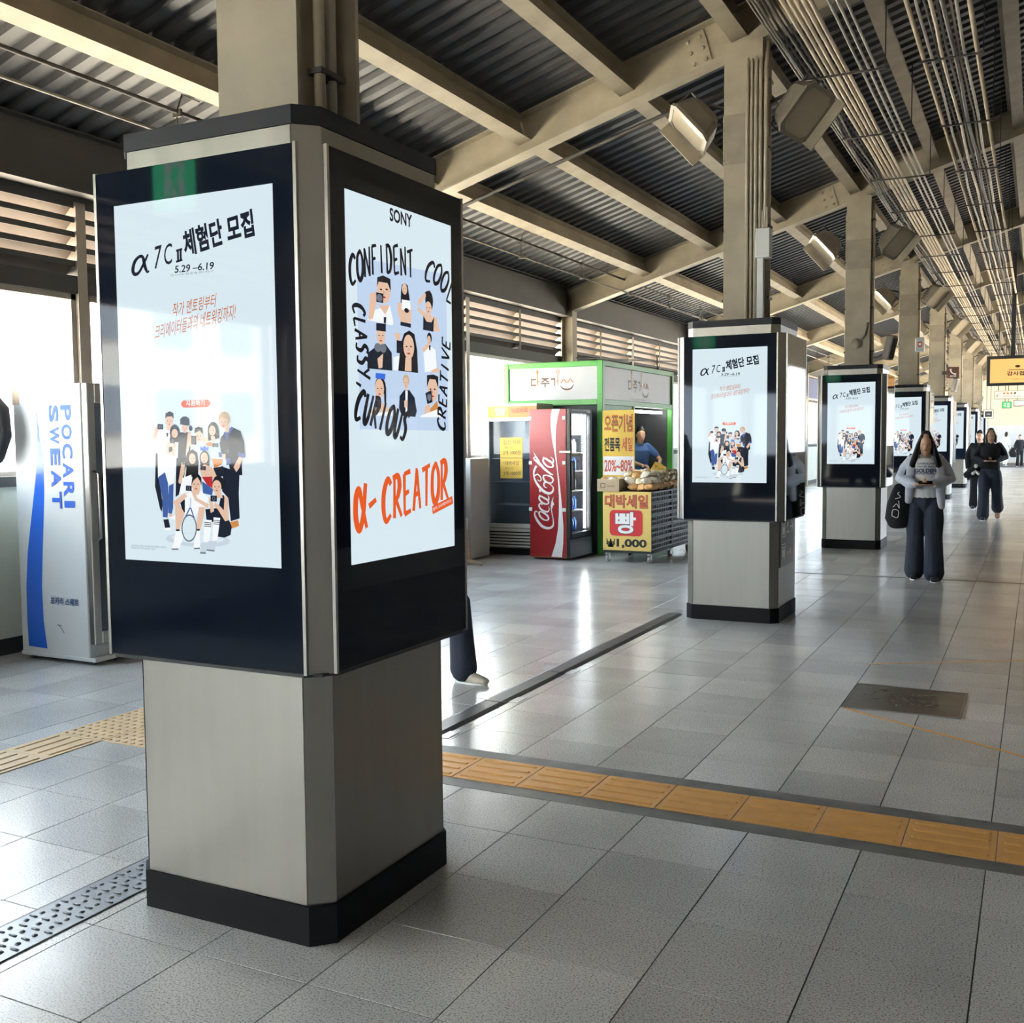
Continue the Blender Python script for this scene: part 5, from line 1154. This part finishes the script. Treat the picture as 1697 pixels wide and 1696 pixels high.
def person(label, loc, rz, H=1.70, pose=None, top='sweat_white', pants='jeans_dark', hair='hair_dark', hair_style='long', shoes='shoe_dark', sleeve='sweat_white', voxel=0.009, wide=1.0, short_sleeve=False, group=None, leg_bare=False, detail=True):
    """facing local -Y, standing on z=0"""
    P = thing('person', label, 'person', loc, rz, group); s = H/1.70; P.scale = (s, s, s)
    D = dict(lh=(0.09, 0, 0.90), rh=(-0.09, 0, 0.90), lk=(0.10, -0.02, 0.49), rk=(-0.10, -0.02, 0.49), la=(0.105, 0.02, 0.09), ra=(-0.105, 0.02, 0.09), lf=(0.02, -1, 0), rf=(-0.02, -1, 0),
             le=(0.235, 0.04, 1.13), re=(-0.235, 0.04, 1.13), lw=(0.23, -0.06, 0.88), rw=(-0.23, -0.06, 0.88), lhd=(0, -0.2, -1), rhd=(0, -0.2, -1), lp=(-1, 0, 0), rp=(1, 0, 0), head=(0, -0.02, 1.565), hd=(0, -1, -0.05), curl=0.5, lean=0.0)
    if pose: D.update(pose)
    D = {k: (V3(v) if isinstance(v, tuple) else v) for k, v in D.items()}
    ln = D['lean']; up_ = V3((0, -ln, 0))
    ch = V3((0, 0.0, 1.30)) + up_*0.4; nk = V3((0, 0.0, 1.42)) + up_*0.5; hc = D['head'] + up_*0.6; sh = {1: V3((0.165, 0.01, 1.375)) + up_*0.45, -1: V3((-0.165, 0.01, 1.375)) + up_*0.45}
    hf = D['hd'].normalized()
    # ---- skin: head, neck, trunk core, arms, hands, legs in one surface
    m = MB()
    m.loft([nk - V3((0, 0, 0.06)), nk + V3((0, -0.005, 0.03)), hc + V3((0, 0.01, -0.07))], [0.055, 0.050, 0.052], (1, 0, 0), 12)
    hs = V3((1, 0, 0)); b0 = hc - hf*0.0
    for dz, a, b, off in ((0, 0, 0, 0),):
        m.loft([hc + V3((0, 0, -0.105)) + hf*0.030, hc + V3((0, 0, -0.075)) + hf*0.020, hc + V3((0, 0, -0.02)) + hf*0.008, hc + V3((0, 0, 0.04)), hc + V3((0, 0, 0.085)) - hf*0.004], [(0.030, 0.034), (0.052, 0.066), (0.068, 0.088), (0.072, 0.094), (0.052, 0.070)], hf.cross(V3((0, 0, 1))), 16)
    nb_ = hc + hf*0.092
    m.loft([nb_ + V3((0, 0, 0.015)), nb_ + hf*0.014 + V3((0, 0, -0.024))], [0.010, 0.013], (1, 0, 0), 8)
    ss = hf.cross(V3((0, 0, 1))).normalized()
    for k in (-1, 1): m.loft([hc + ss*k*0.074 + V3((0, 0, 0.012)) - hf*0.005, hc + ss*k*0.074 + V3((0, 0, -0.03))], [(0.008, 0.018), (0.006, 0.012)], ss, 8)
    m.loft([ch, V3((0, 0, 1.10)), V3((0, 0, 0.93))], [(0.12, 0.08), (0.10, 0.075), (0.12, 0.085)], (1, 0, 0), 14)
    m.loft([sh[1], ch, sh[-1]], [0.05, 0.07, 0.05], (0, 0, 1), 12); m.loft([ch, nk], [0.07, 0.05], (1, 0, 0), 12)
    for k, e, w_, hd, pn in ((1, D['le'], D['lw'], D['lhd'], D['lp']), (-1, D['re'], D['rw'], D['rhd'], D['rp'])):
        m.loft([sh[k], (sh[k]+e)/2, e, (e*0.55+w_*0.45), w_], [0.046, 0.042, 0.036, 0.035, 0.024], (1, 0, 0), 12)
        hand(m, w_, hd, pn, D['curl'], 1.0, 1 if k > 0 else -1)
    for k, h_, kn, an, ft in ((1, D['lh'], D['lk'], D['la'], D['lf']), (-1, D['rh'], D['rk'], D['ra'], D['rf'])):
        m.loft([h_, (h_+kn)/2, kn, kn*0.6+an*0.4 + V3((0, 0.01, 0)), an], [0.075, 0.066, 0.048, 0.050, 0.032], (1, 0, 0), 12)
        ft = ft.normalized(); m.loft([an - ft*0.03 - V3((0, 0, 0.035)), an + ft*0.07 - V3((0, 0, 0.045)), an + ft*0.15 - V3((0, 0, 0.06))], [(0.028, 0.03), (0.036, 0.026), (0.036, 0.016)], (1, 0, 0), 10)
    shell('body', m, voxel, 'skin', P, 3)
    # ---- trousers
    m = MB(); wd = wide
    if pants:
        m.loft([V3((0, 0.0, 1.02)), V3((0, 0.005, 0.95)), V3((0, 0.01, 0.86))], [(0.145, 0.105), (0.165, 0.118), (0.155, 0.118)], (1, 0, 0), 16)
        for h_, kn, an in ((D['lh'], D['lk'], D['la']), (D['rh'], D['rk'], D['ra'])):
            if leg_bare: m.loft([h_ + V3((0, 0, -0.02)), kn*0.75+h_*0.25], [0.10, 0.085], (1, 0, 0), 12)
            else: m.loft([h_ + V3((0, 0, -0.02)), (h_+kn)/2, kn, (kn+an)/2, an + V3((0, 0, 0.0))], [(0.100, 0.100), (0.088*wd, 0.092*wd), (0.074*wd, 0.080*wd), (0.080*wd, 0.084*wd), (0.088*wd, 0.098*wd)], (1, 0, 0), 14)
        shell('trousers', m, voxel*1.1, pants, P, 3)
    # ---- top
    m = MB()
    m.loft([V3((0, 0.005, 0.96)), V3((0, 0, 1.05)), V3((0, -0.005, 1.20))+up_*0.3, ch + V3((0, -0.005, 0.02)), ch + V3((0, 0, 0.09)), nk + V3((0, 0, -0.02))], [(0.165, 0.12), (0.162, 0.12), (0.165, 0.125), (0.178, 0.125), (0.14, 0.095), (0.072, 0.066)], (1, 0, 0), 18)
    for k, e, w_ in ((1, D['le'], D['lw']), (-1, D['re'], D['rw'])):
        ends = [sh[k] - V3((k*0.03, 0, 0.0)), sh[k]*0.5+e*0.5, e] if short_sleeve else [sh[k] - V3((k*0.03, 0, 0)), sh[k]*0.5+e*0.5, e, e*0.5+w_*0.5, w_*0.94+e*0.06]
        rs = [0.070, 0.064, 0.056] if short_sleeve else [0.070, 0.064, 0.060, 0.052, 0.040]
        if short_sleeve: ends[-1] = sh[k]*0.35+e*0.65
        m.loft(ends, rs, (1, 0, 0), 14)
    shell('top', m, voxel*1.1, top, P, 3)
    # ---- shoes
    for an, ft in ((D['la'], D['lf']), (D['ra'], D['rf'])):
        if shoes is None: break
        ft = ft.normalized(); dn = V3((0, 0, 1)); sdv = ft.cross(dn).normalized(); dn = sdv.cross(ft)
        m = MB(); b = an - dn*0.048
        m.loft([b - ft*0.055 + dn*0.012, b + ft*0.02 + dn*0.012, b + ft*0.10 - dn*0.004, b + ft*0.175 - dn*0.012], [(0.036, 0.040), (0.040, 0.048), (0.046, 0.036), (0.040, 0.024)], sdv, 14)
        so = m.build('shoe', shoes, P, True)
        m = MB(); pts = []
        for k in range(16):
            a = 2*math.pi*k/16; q = b + ft*(0.06+0.135*math.cos(a)) + sdv*(0.046*math.sin(a)) - dn*0.026; pts.append(q)
        n = 16; m.add(pts + [p - dn*0.018 for p in pts], [(k, n+k, n+(k+1) % n, (k+1) % n) for k in range(n)] + [tuple(range(n)), tuple(range(2*n-1, n-1, -1))]); m.build('sole', 'white_print', so)
    # ---- face details
    m = MB()
    for k in (-1, 1):
        c_ = hc + hf*0.083 + ss*k*0.030 + V3((0, 0, 0.012)); m.ball(tuple(c_), (0.009, 0.007, 0.0045), 8, 6)
        m.loft([c_ - ss*0.014 + V3((0, 0, 0.020)), c_ + ss*0.014 + V3((0, 0, 0.020))], [0.0025, 0.002], (0, 0, 1), 6)
    m.build('eyes', 'hair_dark', P, True)
    m = MB(); c_ = hc + hf*0.086 + V3((0, 0, -0.055)); m.loft([c_ - ss*0.018, c_ + hf*0.004, c_ + ss*0.018], [0.004, 0.0065, 0.004], (0, 0, 1), 8); m.build('mouth', mat('lips', (176, 96, 92), 0.5) if 'lips' not in MATS else 'lips', P, True)
    # ---- hair
    m = MB()
    back = -hf
    m.loft([hc + back*0.035 + V3((0, 0, -0.06)), hc + back*0.028 + V3((0, 0, 0.0)), hc + back*0.018 + V3((0, 0, 0.05)), hc + back*0.012 + V3((0, 0, 0.095))], [(0.070, 0.066), (0.081, 0.078), (0.082, 0.090), (0.060, 0.072)], ss, 16)
    if hair_style == 'long':
        m.loft([hc + back*0.06 + V3((0, 0, 0.03)), hc + back*0.075 + V3((0, 0, -0.10)), hc + back*0.085 + V3((0, 0, -0.24)), hc + back*0.075 + V3((0, 0, -0.36))], [(0.082, 0.050), (0.095, 0.045), (0.115, 0.040), (0.10, 0.030)], ss, 14)
        for k in (-1, 1): m.loft([hc + ss*k*0.045 + hf*0.045 + V3((0, 0, 0.085)), hc + ss*k*0.080 + hf*0.030 + V3((0, 0, 0.0)), hc + ss*k*0.108 + hf*0.030 + V3((0, 0, -0.12)), hc + ss*k*0.140 + hf*0.050 + V3((0, 0, -0.24)), hc + ss*k*0.155 + hf*0.05 + V3((0, 0, -0.38))], [(0.022, 0.028), (0.024, 0.034), (0.034, 0.036), (0.040, 0.034), (0.016, 0.014)], ss, 10)
    elif hair_style == 'bob':
        for k in (-1, 1): m.loft([hc + ss*k*0.040 + hf*0.045 + V3((0, 0, 0.085)), hc + ss*k*0.082 + hf*0.015, hc + ss*k*0.080 + hf*0.005 + V3((0, 0, -0.11))], [(0.022, 0.030), (0.024, 0.040), (0.022, 0.036)], ss, 10)
        m.loft([hc + back*0.06, hc + back*0.06 + V3((0, 0, -0.11))], [(0.08, 0.04), (0.075, 0.035)], ss, 12)
    else:
        m.loft([hc + ss*-0.045 + hf*0.050 + V3((0, 0, 0.088)), hc + hf*0.056 + V3((0, 0, 0.098)), hc + ss*0.045 + hf*0.050 + V3((0, 0, 0.088))], [0.020, 0.024, 0.020], (0, 0, 1), 10)
    shell('hair', m, voxel, hair, P, 2)
    return P

# woman walking towards the camera, reading her phone
hold = dict(le=(0.25, 0.03, 1.16), re=(-0.25, 0.03, 1.16), lw=(0.085, -0.225, 1.10), rw=(-0.105, -0.225, 1.10), lhd=(-1, -0.35, 0.10), rhd=(1, -0.35, 0.10), lp=(0, 0.35, 1), rp=(0, 0.35, 1), curl=0.75, hd=(0, -1, -0.22), head=(0, -0.035, 1.555))
p1 = person('woman in open grey hoodie and wide dark jeans walking with a phone', (1.33, 9.95, 0), 0.10, 1.74,
            dict(hold, lk=(0.10, -0.06, 0.50), la=(0.11, -0.06, 0.085), rk=(-0.095, 0.02, 0.49), ra=(-0.10, 0.08, 0.095)), top='sweat_white', pants='jeans_dark', hair='hair_dark', hair_style='long', shoes='shoe_dark', wide=1.28, voxel=0.008)
# hoodie: sleeves, two hanging fronts, back and hood
m = MB()
for k, e, w_ in ((1, V3((0.25, 0.03, 1.16)), V3((0.085, -0.225, 1.10))), (-1, V3((-0.25, 0.03, 1.16)), V3((-0.105, -0.225, 1.10)))):
    s0 = V3((k*0.16, 0.01, 1.38)); m.loft([s0 - V3((k*0.04, 0, 0)), s0*0.5+e*0.5, e, e*0.55+w_*0.45, w_*0.85+e*0.15, w_*0.92+e*0.08], [0.076, 0.078, 0.080, 0.070, 0.054, 0.044], (1, 0, 0), 14)
    m.loft([V3((k*0.105, -0.03, 1.40)), V3((k*0.150, -0.085, 1.28)), V3((k*0.160, -0.095, 1.12)), V3((k*0.165, -0.095, 0.98)), V3((k*0.175, -0.08, 0.84 if k > 0 else 0.90))], [(0.045, 0.035), (0.055, 0.032), (0.052, 0.034), (0.050, 0.034), (0.040, 0.026)], (1, 0, 0), 12)
m.loft([V3((0, 0.06, 0.90)), V3((0, 0.075, 1.10)), V3((0, 0.07, 1.28)), V3((0, 0.06, 1.41))], [(0.165, 0.055), (0.165, 0.06), (0.17, 0.065), (0.10, 0.04)], (1, 0, 0), 16)
m.loft([V3((-0.10, 0.02, 1.42)), V3((-0.06, 0.09, 1.43)), V3((0.06, 0.09, 1.43)), V3((0.10, 0.02, 1.42))], [0.035, 0.045, 0.045, 0.035], (0, 0, 1), 12)
shell('hoodie', m, 0.009, 'hoodie_grey', p1, 3)
A = Flat((-0.115, -0.142, 1.175), (1, 0, 0), (0, 0.03, 1), 0.002)
A.text('FLOWER BLOOM', 0.025, 0.150, 0.18, 0.020, 'navy_print', 0, 0, 0.02); A.text('DAY BY DAY', 0.025, 0.115, 0.18, 0.020, 'navy_print', 0, 0, 0.02); A.text('GOLDEN', 0.0, 0.055, 0.23, 0.048, 'navy_print', 0, 0, 0.05); A.rect(0.0, 0.040, 0.23, 0.046, 'navy_print')
A.build('lettering', p1)
def in_person(P, co):
    return Matrix.Translation(P.location) @ Matrix.Rotation(P.rotation_euler.z, 4, 'Z') @ Matrix.Scale(P.scale.x, 4) @ Vector(co)
def phone(P, label, co, dx=0.0):
    m = MB(); m.bbox(-0.075, -0.036, -0.004, 0.075, 0.036, 0.004, 0.003); ph = thing('phone', label, 'phone', in_person(P, co), P.rotation_euler.z)
    o = m.build('phone_case', 'phone_black', ph); o.rotation_euler = (0.45, 0, 0)
    m = MB(); m.box(-0.068, -0.031, 0.0042, 0.068, 0.031, 0.0048); g_ = m.build('phone_glass', 'black_glass', o)
phone(p1, 'dark phone held in both hands by the hoodie woman', (0.0, -0.275, 1.128))
# tote bag on her right shoulder
tb = thing('tote_bag', 'black shoulder tote with white scribbled letters hanging beside the hoodie woman', 'bag', in_person(p1, (-0.27, -0.02, 0.60)), 0.10)
m = MB(); m.loft([(0, 0, 0.03), (-0.005, 0, 0.10), (0.01, 0, 0.26), (0.035, 0, 0.42), (0.045, 0, 0.48)], [(0.12, 0.05), (0.155, 0.075), (0.15, 0.075), (0.12, 0.055), (0.10, 0.035)], (1, 0, 0), 18); m.build('bag_body', 'cloth_black', tb, True)
m = MB(); m.tube([(0.0, -0.05, 0.46), (0.07, -0.04, 0.66), (0.115, -0.0, 0.855), (0.10, 0.06, 0.66), (0.06, 0.05, 0.46)], 0.012, 8); m.build('strap', 'cloth_black', tb, True)
A = Flat((-0.10, -0.085, 0.12), (1, 0, 0), (0, 0, 1), 0.002)
for st_ in ([(0.02, 0.02), (0.08, 0.0), (0.09, 0.08), (0.03, 0.09), (0.02, 0.02)], [(0.03, 0.12), (0.07, 0.16), (0.10, 0.11), (0.09, 0.20)], [(0.05, 0.22), (0.11, 0.24), (0.08, 0.28), (0.10, 0.30)]): A.stroke(st_, 0.008, 'white_print')
A.build('bag_print', tb)

# second woman, all in black, long fair-brown hair
p2 = person('woman in black jacket and wide blue jeans mid-stride farther down the platform', (1.66, 19.75, 0), 0.05, 1.83,
            dict(hold, lk=(0.12, 0.05, 0.50), la=(0.14, 0.30, 0.22), lf=(0.05, -0.55, -0.85), rk=(-0.10, -0.05, 0.50), ra=(-0.11, -0.03, 0.09)), top='cloth_black', pants='jeans_dark', hair='hair_brown', hair_style='bob', wide=1.25, voxel=0.010)
phone(p2, 'phone held by the woman in the black jacket', (0.0, -0.275, 1.128))
b2 = thing('shoulder_bag', 'black shoulder bag with a white bow charm beside the woman in black', 'bag', in_person(p2, (-0.30, 0.02, 0.80)), 0.05)
m = MB(); m.loft([(-0.10, 0, 0.04), (0, 0, 0.08), (0.10, 0, 0.16)], [(0.07, 0.07), (0.12, 0.08), (0.07, 0.06)], (0, 0, 1), 16); m.build('bag_body', 'cloth_black', b2, True)
m = MB(); m.tube([(-0.08, 0, 0.12), (0.02, 0, 0.40), (0.12, 0.02, 0.62), (0.12, 0.05, 0.3), (0.1, 0.02, 0.2)], 0.012, 7); m.build('strap', 'cloth_black', b2, True)
m = MB()
for k in (-1, 1): m.loft([(0.06, -0.10, 0.12), (0.06+k*0.05, -0.11, 0.07)], [0.018, 0.032], (1, 0, 0), 8)
m.ball((0.06, -0.10, 0.22), (0.035, 0.03, 0.04)); m.build('bow_charm', 'white_print', b2, True)
person('man with dark hair half hidden behind the woman in black', (1.30, 23.2, 0), 0.0, 1.80, None, top='cloth_black', pants='cloth_black', hair_style='short', voxel=0.014)
p4 = person('person in a white outfit with a dark bag near the far end', (0.86, 62.0, 0), 2.6, 1.88, dict(lk=(0.10, -0.10, 0.50), la=(0.10, -0.12, 0.09), ra=(-0.10, 0.16, 0.10), lean=0.10), top='cloth_white', pants='cloth_white', hair_style='short', voxel=0.02)
m = MB(); m.loft([(0, 0, 0), (0, 0, 0.2), (0, 0, 0.42)], [(0.2, 0.1), (0.24, 0.14), (0.1, 0.06)], (1, 0, 0), 12); tb4 = thing('carry_bag', 'dark bulging bag carried by the far person in white', 'bag', (1.28, 61.9, 0.55)); m.build('bag_body', 'cloth_black', tb4, True)
m = MB(); m.tube([(-0.1, 0, 0.42), (-0.15, 0, 0.6), (0.0, 0, 0.55), (0.08, 0, 0.4)], 0.015, 6); m.build('bag_handle', 'cloth_black', tb4, True)
person('person in black at the right edge of the photo near the far end', (1.62, 60.0, 0), 0.3, 1.72, None, top='cloth_black', pants='cloth_black', hair_style='short', voxel=0.02)
# person passing behind the large kiosk: trouser leg and cream trainer show past its base
person('person in dark trousers and cream trainers passing behind the large kiosk', (-1.45, 3.10, 0), 1.45, 1.74,
       dict(lk=(0.10, -0.36, 0.54), la=(0.10, -0.39, 0.085), lf=(0, -1, 0), rk=(-0.10, 0.06, 0.50), ra=(-0.10, 0.24, 0.12), rf=(0, -0.9, -0.4)), top='cloth_black', pants='jeans_dark', shoes='shoe_cream', hair_style='short', wide=1.0, voxel=0.010)
# person by the fridge: only a beige-clad foot shows past the kiosk
person('person in shorts and beige shoes half hidden by the kiosk, near the fridge', (-4.56, 9.05, 0), 1.50, 1.72,
       dict(lk=(0.10, -0.18, 0.50), la=(0.10, -0.25, 0.085), rk=(-0.10, 0.02, 0.49), ra=(-0.10, 0.08, 0.09), lf=(0.3, -1, 0)), top='beige_cloth', pants='beige_cloth', shoes='beige_cloth', hair_style='short', leg_bare=True, voxel=0.012)
# stall vendor leaning over the counter
person('bread vendor in a blue short sleeved shirt leaning over the stall counter', (-3.62, 13.95, 0.10), 0.75, 1.78,
       dict(le=(0.30, -0.20, 1.16), re=(-0.27, -0.16, 1.16), lw=(0.18, -0.42, 1.10), rw=(-0.12, -0.46, 1.08), lhd=(-0.5, -1, 0), rhd=(0.4, -1, 0), lp=(0, 0, -1), rp=(0, 0, -1), lean=0.12, hd=(-0.1, -1, -0.30)), top='cloth_blue', pants='cloth_black', hair_style='short', hair='hair_dark', short_sleeve=True, voxel=0.010)
# ================================================================== SIGNS AND FITTINGS ALONG THE PLATFORM
mat('sign_frame', (30, 33, 36), 0.4); mat('sign_orange', (214, 160, 96), 0.4, emit=0.35); mat('sign_white', (216, 212, 200), 0.4, var=0.03); mat('exit_green', (40, 170, 80), 0.4, emit=0.5); mat('sos_brown', (92, 52, 40), 0.5); mat('exit_dark', (34, 124, 82), 0.4, emit=14.0); mat('exit_white', (190, 204, 200), 0.4, emit=3.0); mat('notice_blue', (40, 60, 110), 0.5, var=0.2)
hs_ = thing('hanging_display', 'black framed hanging display with a glowing orange message at right edge', 'display', (2.10, 26.0, 2.92))
m = MB(); m.bbox(-0.80, -0.06, 0, 0.80, 0.06, 0.74, 0.01); m.build('case', 'sign_frame', hs_)
m = MB(); m.box(-0.72, -0.066, 0.07, 0.72, -0.060, 0.66); sc_ = m.build('screen', 'sign_orange', hs_)
A = Flat((-0.72, -0.0665, 0.07), (1, 0, 0), (0, 0, 1), 0.001); A.text('감사합니다!', 0.38, 0.17, 0.72, 0.11, 'black_print', 0, 0, 0.03); A.rect(0.42, 0.31, 1.0, 0.325, 'black_print'); A.ell(0.62, 0.40, 0.06, 0.03, 'black_print'); A.text('안녕히 가십시오', 0.50, 0.06, 0.4, 0.04, 'brown_print'); A.build('message', sc_)
m = MB(); m.box(-0.26, -0.04, 0.74, -0.16, 0.04, zt(1.9)-2.95); m.build('drop_post', 'sign_frame', hs_)
def hung(x, y, z, w_, h_, label, fn, mm='sign_white', fr='sign_frame'):
    t = thing('hanging_sign', label, 'sign', (x, y, z))
    m = MB(); m.bbox(0, -0.04, 0, w_, 0.04, h_, 0.006); m.build('case', fr, t)
    m = MB(); m.box(0.02, -0.046, 0.02, w_-0.02, -0.040, h_-0.02); s_ = m.build('face', mm, t)
    A = Flat((0, -0.0465, 0), (1, 0, 0), (0, 0, 1), 0.001); fn(A); A.build('lettering', s_)
    m = MB()
    for q in (0.12, w_-0.12): m.tube([(q, 0, h_), (q, 0, zt(x+q)-z-0.03)], 0.015, 6)
    m.each('hanger_rod', 'cable_dark', t); return t
def f1(A):
    A.stroke([(0.16, 0.17), (0.07, 0.10)], 0.014, 'charcoal', 2); A.stroke([(0.13, 0.07), (0.07, 0.10), (0.08, 0.16)], 0.014, 'charcoal', 2, True)
    for k in range(4): A.ell(0.30+0.11*k, 0.19, 0.036, 0.030, 'orange_print' if k < 3 else 'charcoal')
    A.text('갈아타는 곳 Exit', 0.26, 0.06, 0.55, 0.06, 'brown_print')
hung(1.14, 36.0, 2.90, 1.5, 0.28, 'white hanging direction sign with coloured dots below the orange display', f1, fr='window_frame')
def f2(A):
    A.stroke([(0.55, 0.12), (0.42, 0.12)], 0.02, 'charcoal', 2); A.stroke([(0.48, 0.18), (0.42, 0.12), (0.48, 0.06)], 0.02, 'charcoal', 2, True)
hung(1.62, 42.0, 2.80, 1.0, 0.24, 'white hanging sign with a left arrow farther along the platform', f2)
def f3(A):
    A.ell(0.12, 0.19, 0.03, 0.03, 'white_print'); A.stroke([(0.15, 0.05), (0.12, 0.13), (0.06, 0.10)], 0.03, 'white_print', 2); A.rect(0.20, 0.04, 0.28, 0.22, 'white_print')
hung(1.12, 45.0, 2.80, 0.36, 0.27, 'small glowing green exit sign hanging near the far end', f3, 'exit_green')
def f4(A): A.rect(0.06, 0.06, 0.34, 0.30, 'charcoal'); A.rect(0.14, 0.16, 0.28, 0.20, 'grey_print')
hung(0.36, 46.6, 2.42, 0.40, 0.38, 'small square monitor on a rod beside the far columns', f4)
# hung screen edge at the right border of the photo
hung(2.36, 14.5, 3.32, 1.2, 0.52, 'pale framed hanging screen cut off by the right edge of the photo', lambda A: A.rect(0.05, 0.05, 1.15, 0.47, 'charcoal'), 'charcoal', 'sign_white')
# exit sign behind the camera that is mirrored in the front glass of the large kiosk
ex = thing('exit_sign', 'green and white running man exit sign mirrored in the front glass of the large kiosk', 'sign', (-3.11, -3.70, 3.34), math.pi)
m = MB(); m.bbox(-0.21, -0.03, 0, 0.21, 0.03, 0.44, 0.006); m.build('case', 'window_frame', ex)
m = MB(); m.box(-0.20, -0.034, 0.015, 0.20, -0.030, 0.425); s_ = m.build('face', 'exit_dark', ex)
A = Flat((-0.20, -0.0345, 0.015), (1, 0, 0), (0, 0, 1), 0.001); A.rect(0.10, 0.03, 0.28, 0.41, 'exit_white')
A.ell(0.185, 0.35, 0.026, 0.03, 'exit_dark'); A.poly([(0.15, 0.31), (0.21, 0.31), (0.225, 0.17), (0.155, 0.16)], 'exit_dark'); A.stroke([(0.16, 0.29), (0.12, 0.25), (0.11, 0.19)], 0.022, 'exit_dark', 3); A.stroke([(0.205, 0.29), (0.235, 0.23), (0.27, 0.235)], 0.022, 'exit_dark', 3); A.stroke([(0.17, 0.19), (0.165, 0.10), (0.14, 0.04)], 0.032, 'exit_dark', 3); A.stroke([(0.205, 0.19), (0.235, 0.12), (0.25, 0.04)], 0.032, 'exit_dark', 3)
A.build('running_man', s_)
m = MB(); m.tube([(0, 0, 0.44), (0, 0, zt(-3.11)-3.37)], 0.012, 6); m.build('hanger_rod', 'cable_dark', ex)
# speakers, camera box, emergency phone sign on the columns
def speaker(x, y, z, label, rz):
    t = thing('column_speaker', label, 'speaker', (x, y, z), rz)
    m = MB(); Mx = Matrix.Rotation(0.25, 4, 'Y'); m.bbox(-0.06, -0.07, 0, 0.06, 0.07, 0.36, 0.012, 0, Mx); b = m.build('case', 'lamp_housing', t)
    m = MB(); m.box(0.061, -0.055, 0.03, 0.066, 0.055, 0.33, 0, Mx); m.build('grille', 'black_trim', b)
    m = MB(); m.tube([(-0.06, 0, 0.1), (-0.16, 0, 0.05), (-0.22, 0, 0.05)], 0.014, 6); m.build('bracket', 'cable_dark', t)
speaker(0.46, BAY[4]-0.20, 2.82, 'angled box speaker on the right of the third column', -0.5)
speaker(0.46, BAY[6]-0.20, 2.85, 'angled box speaker on the fifth column under the telephone sign', -0.5)
speaker(0.46, BAY[8]-0.20, 2.85, 'angled box speaker on a far column near the small monitor', -0.5)
m = MB(); m.tube([(0, 0, 0), (0, -0.03, 0)], 0.075, 16); m.tube([(0.03, -0.01, 0.02), (0.12, -0.01, 0.12), (0.16, -0.01, 0.30)], 0.016, 6)
tag(m.build('round_junction_box', 'steel_paint_dark', None, True, (0.02, BAY[4]-0.20, 3.08)), 'round grey conduit box on the face of the third column', 'junction box')
so = thing('telephone_sign', 'brown emergency telephone sign on the fifth column', 'sign', (0.29, BAY[6]-0.22, 3.20))
m = MB(); m.bbox(0, -0.015, 0, 0.30, 0.015, 0.30, 0.004); m.build('plate', 'sos_brown', so)
A = Flat((0, -0.0155, 0), (1, 0, 0), (0, 0, 1), 0.001); A.stroke([(0.09, 0.25), (0.11, 0.17), (0.17, 0.12), (0.23, 0.11)], [0.05, 0.03, 0.03, 0.05], 'white_print'); A.text('SOS', 0.08, 0.03, 0.15, 0.05, 'white_print', 0, 0, 0.02); A.build('telephone_print', so)
m = MB(); m.box(-0.12, 0.0, 0.1, 0.0, 0.02, 0.2); m.build('bracket', 'cable_dark', so)
fb = thing('alarm_box', 'small white alarm box with a red mark on the fourth column', 'alarm', (0.26, BAY[5]-0.22, 3.42))
m = MB(); m.bbox(-0.09, -0.04, 0, 0.10, 0.04, 0.30, 0.02); m.build('case', 'white_paint', fb)
A = Flat((-0.09, -0.0405, 0), (1, 0, 0), (0, 0, 1), 0.001); A.rrect(0.05, 0.10, 0.14, 0.21, 0.02, 'rust_print'); A.rrect(0.07, 0.13, 0.12, 0.18, 0.01, 'white_print'); A.build('alarm_mark', fb)
# notice board and trolley seen between the second and third kiosk
nb_ = thing('notice_board', 'dark blue notice board high on the left wall between second and third kiosk', 'notice board', (-4.78, 33.5, 3.0))
m = MB(); m.bbox(0, 0, 0, 0.05, 3.6, 0.85, 0.01); m.build('frame', 'window_frame', nb_); m = MB(); m.box(0.05, 0.1, 0.06, 0.056, 3.5, 0.79); m.build('board', 'notice_blue', nb_)
tr = thing('trolley', 'white stacked trolley standing far off between second and third kiosk', 'trolley', (-3.3, 29.5, 0))
m = MB()
for z in (0.22, 0.75, 1.25): m.bbox(0, 0, z, 0.75, 0.5, z+0.05, 0.01)
m.each('shelf', 'white_paint', tr)
m = MB()
for x in (0.03, 0.72):
    for y in (0.03, 0.47): m.tube([(x, y, 0.1), (x, y, 1.55)], 0.018, 6)
m.tube([(0.03, 0.03, 1.55), (0.72, 0.03, 1.55)], 0.018, 6); m.build('frame', 'stainless', tr)
m = MB()
for x in (0.05, 0.70):
    for y in (0.05, 0.45): m.tube([(x-0.02, y, 0.05), (x+0.02, y, 0.05)], 0.05, 10)
m.each('caster_wheel', 'black_trim', tr)
# extra shops at the far left
for k, (y, z, mm, lb) in enumerate(((24.0, 1.9, 'white_paint', 'tall white cabinet far along the left wall behind the second kiosk'), (49.0, 2.2, 'stall_panel', 'pale shop unit at the far left wall'))):
    t = thing('shop_unit', lb, 'cabinet', (-4.8, y, 0)); m = MB(); m.bbox(0, 0, 0.02, 0.7, 1.4, z, 0.02); m.build('body', mm, t); m = MB(); m.box(0.7, 0.1, 0.9, 0.705, 1.3, z-0.15); m.build('glass', 'black_glass', t)
bpy.data.scenes.remove(TMP)
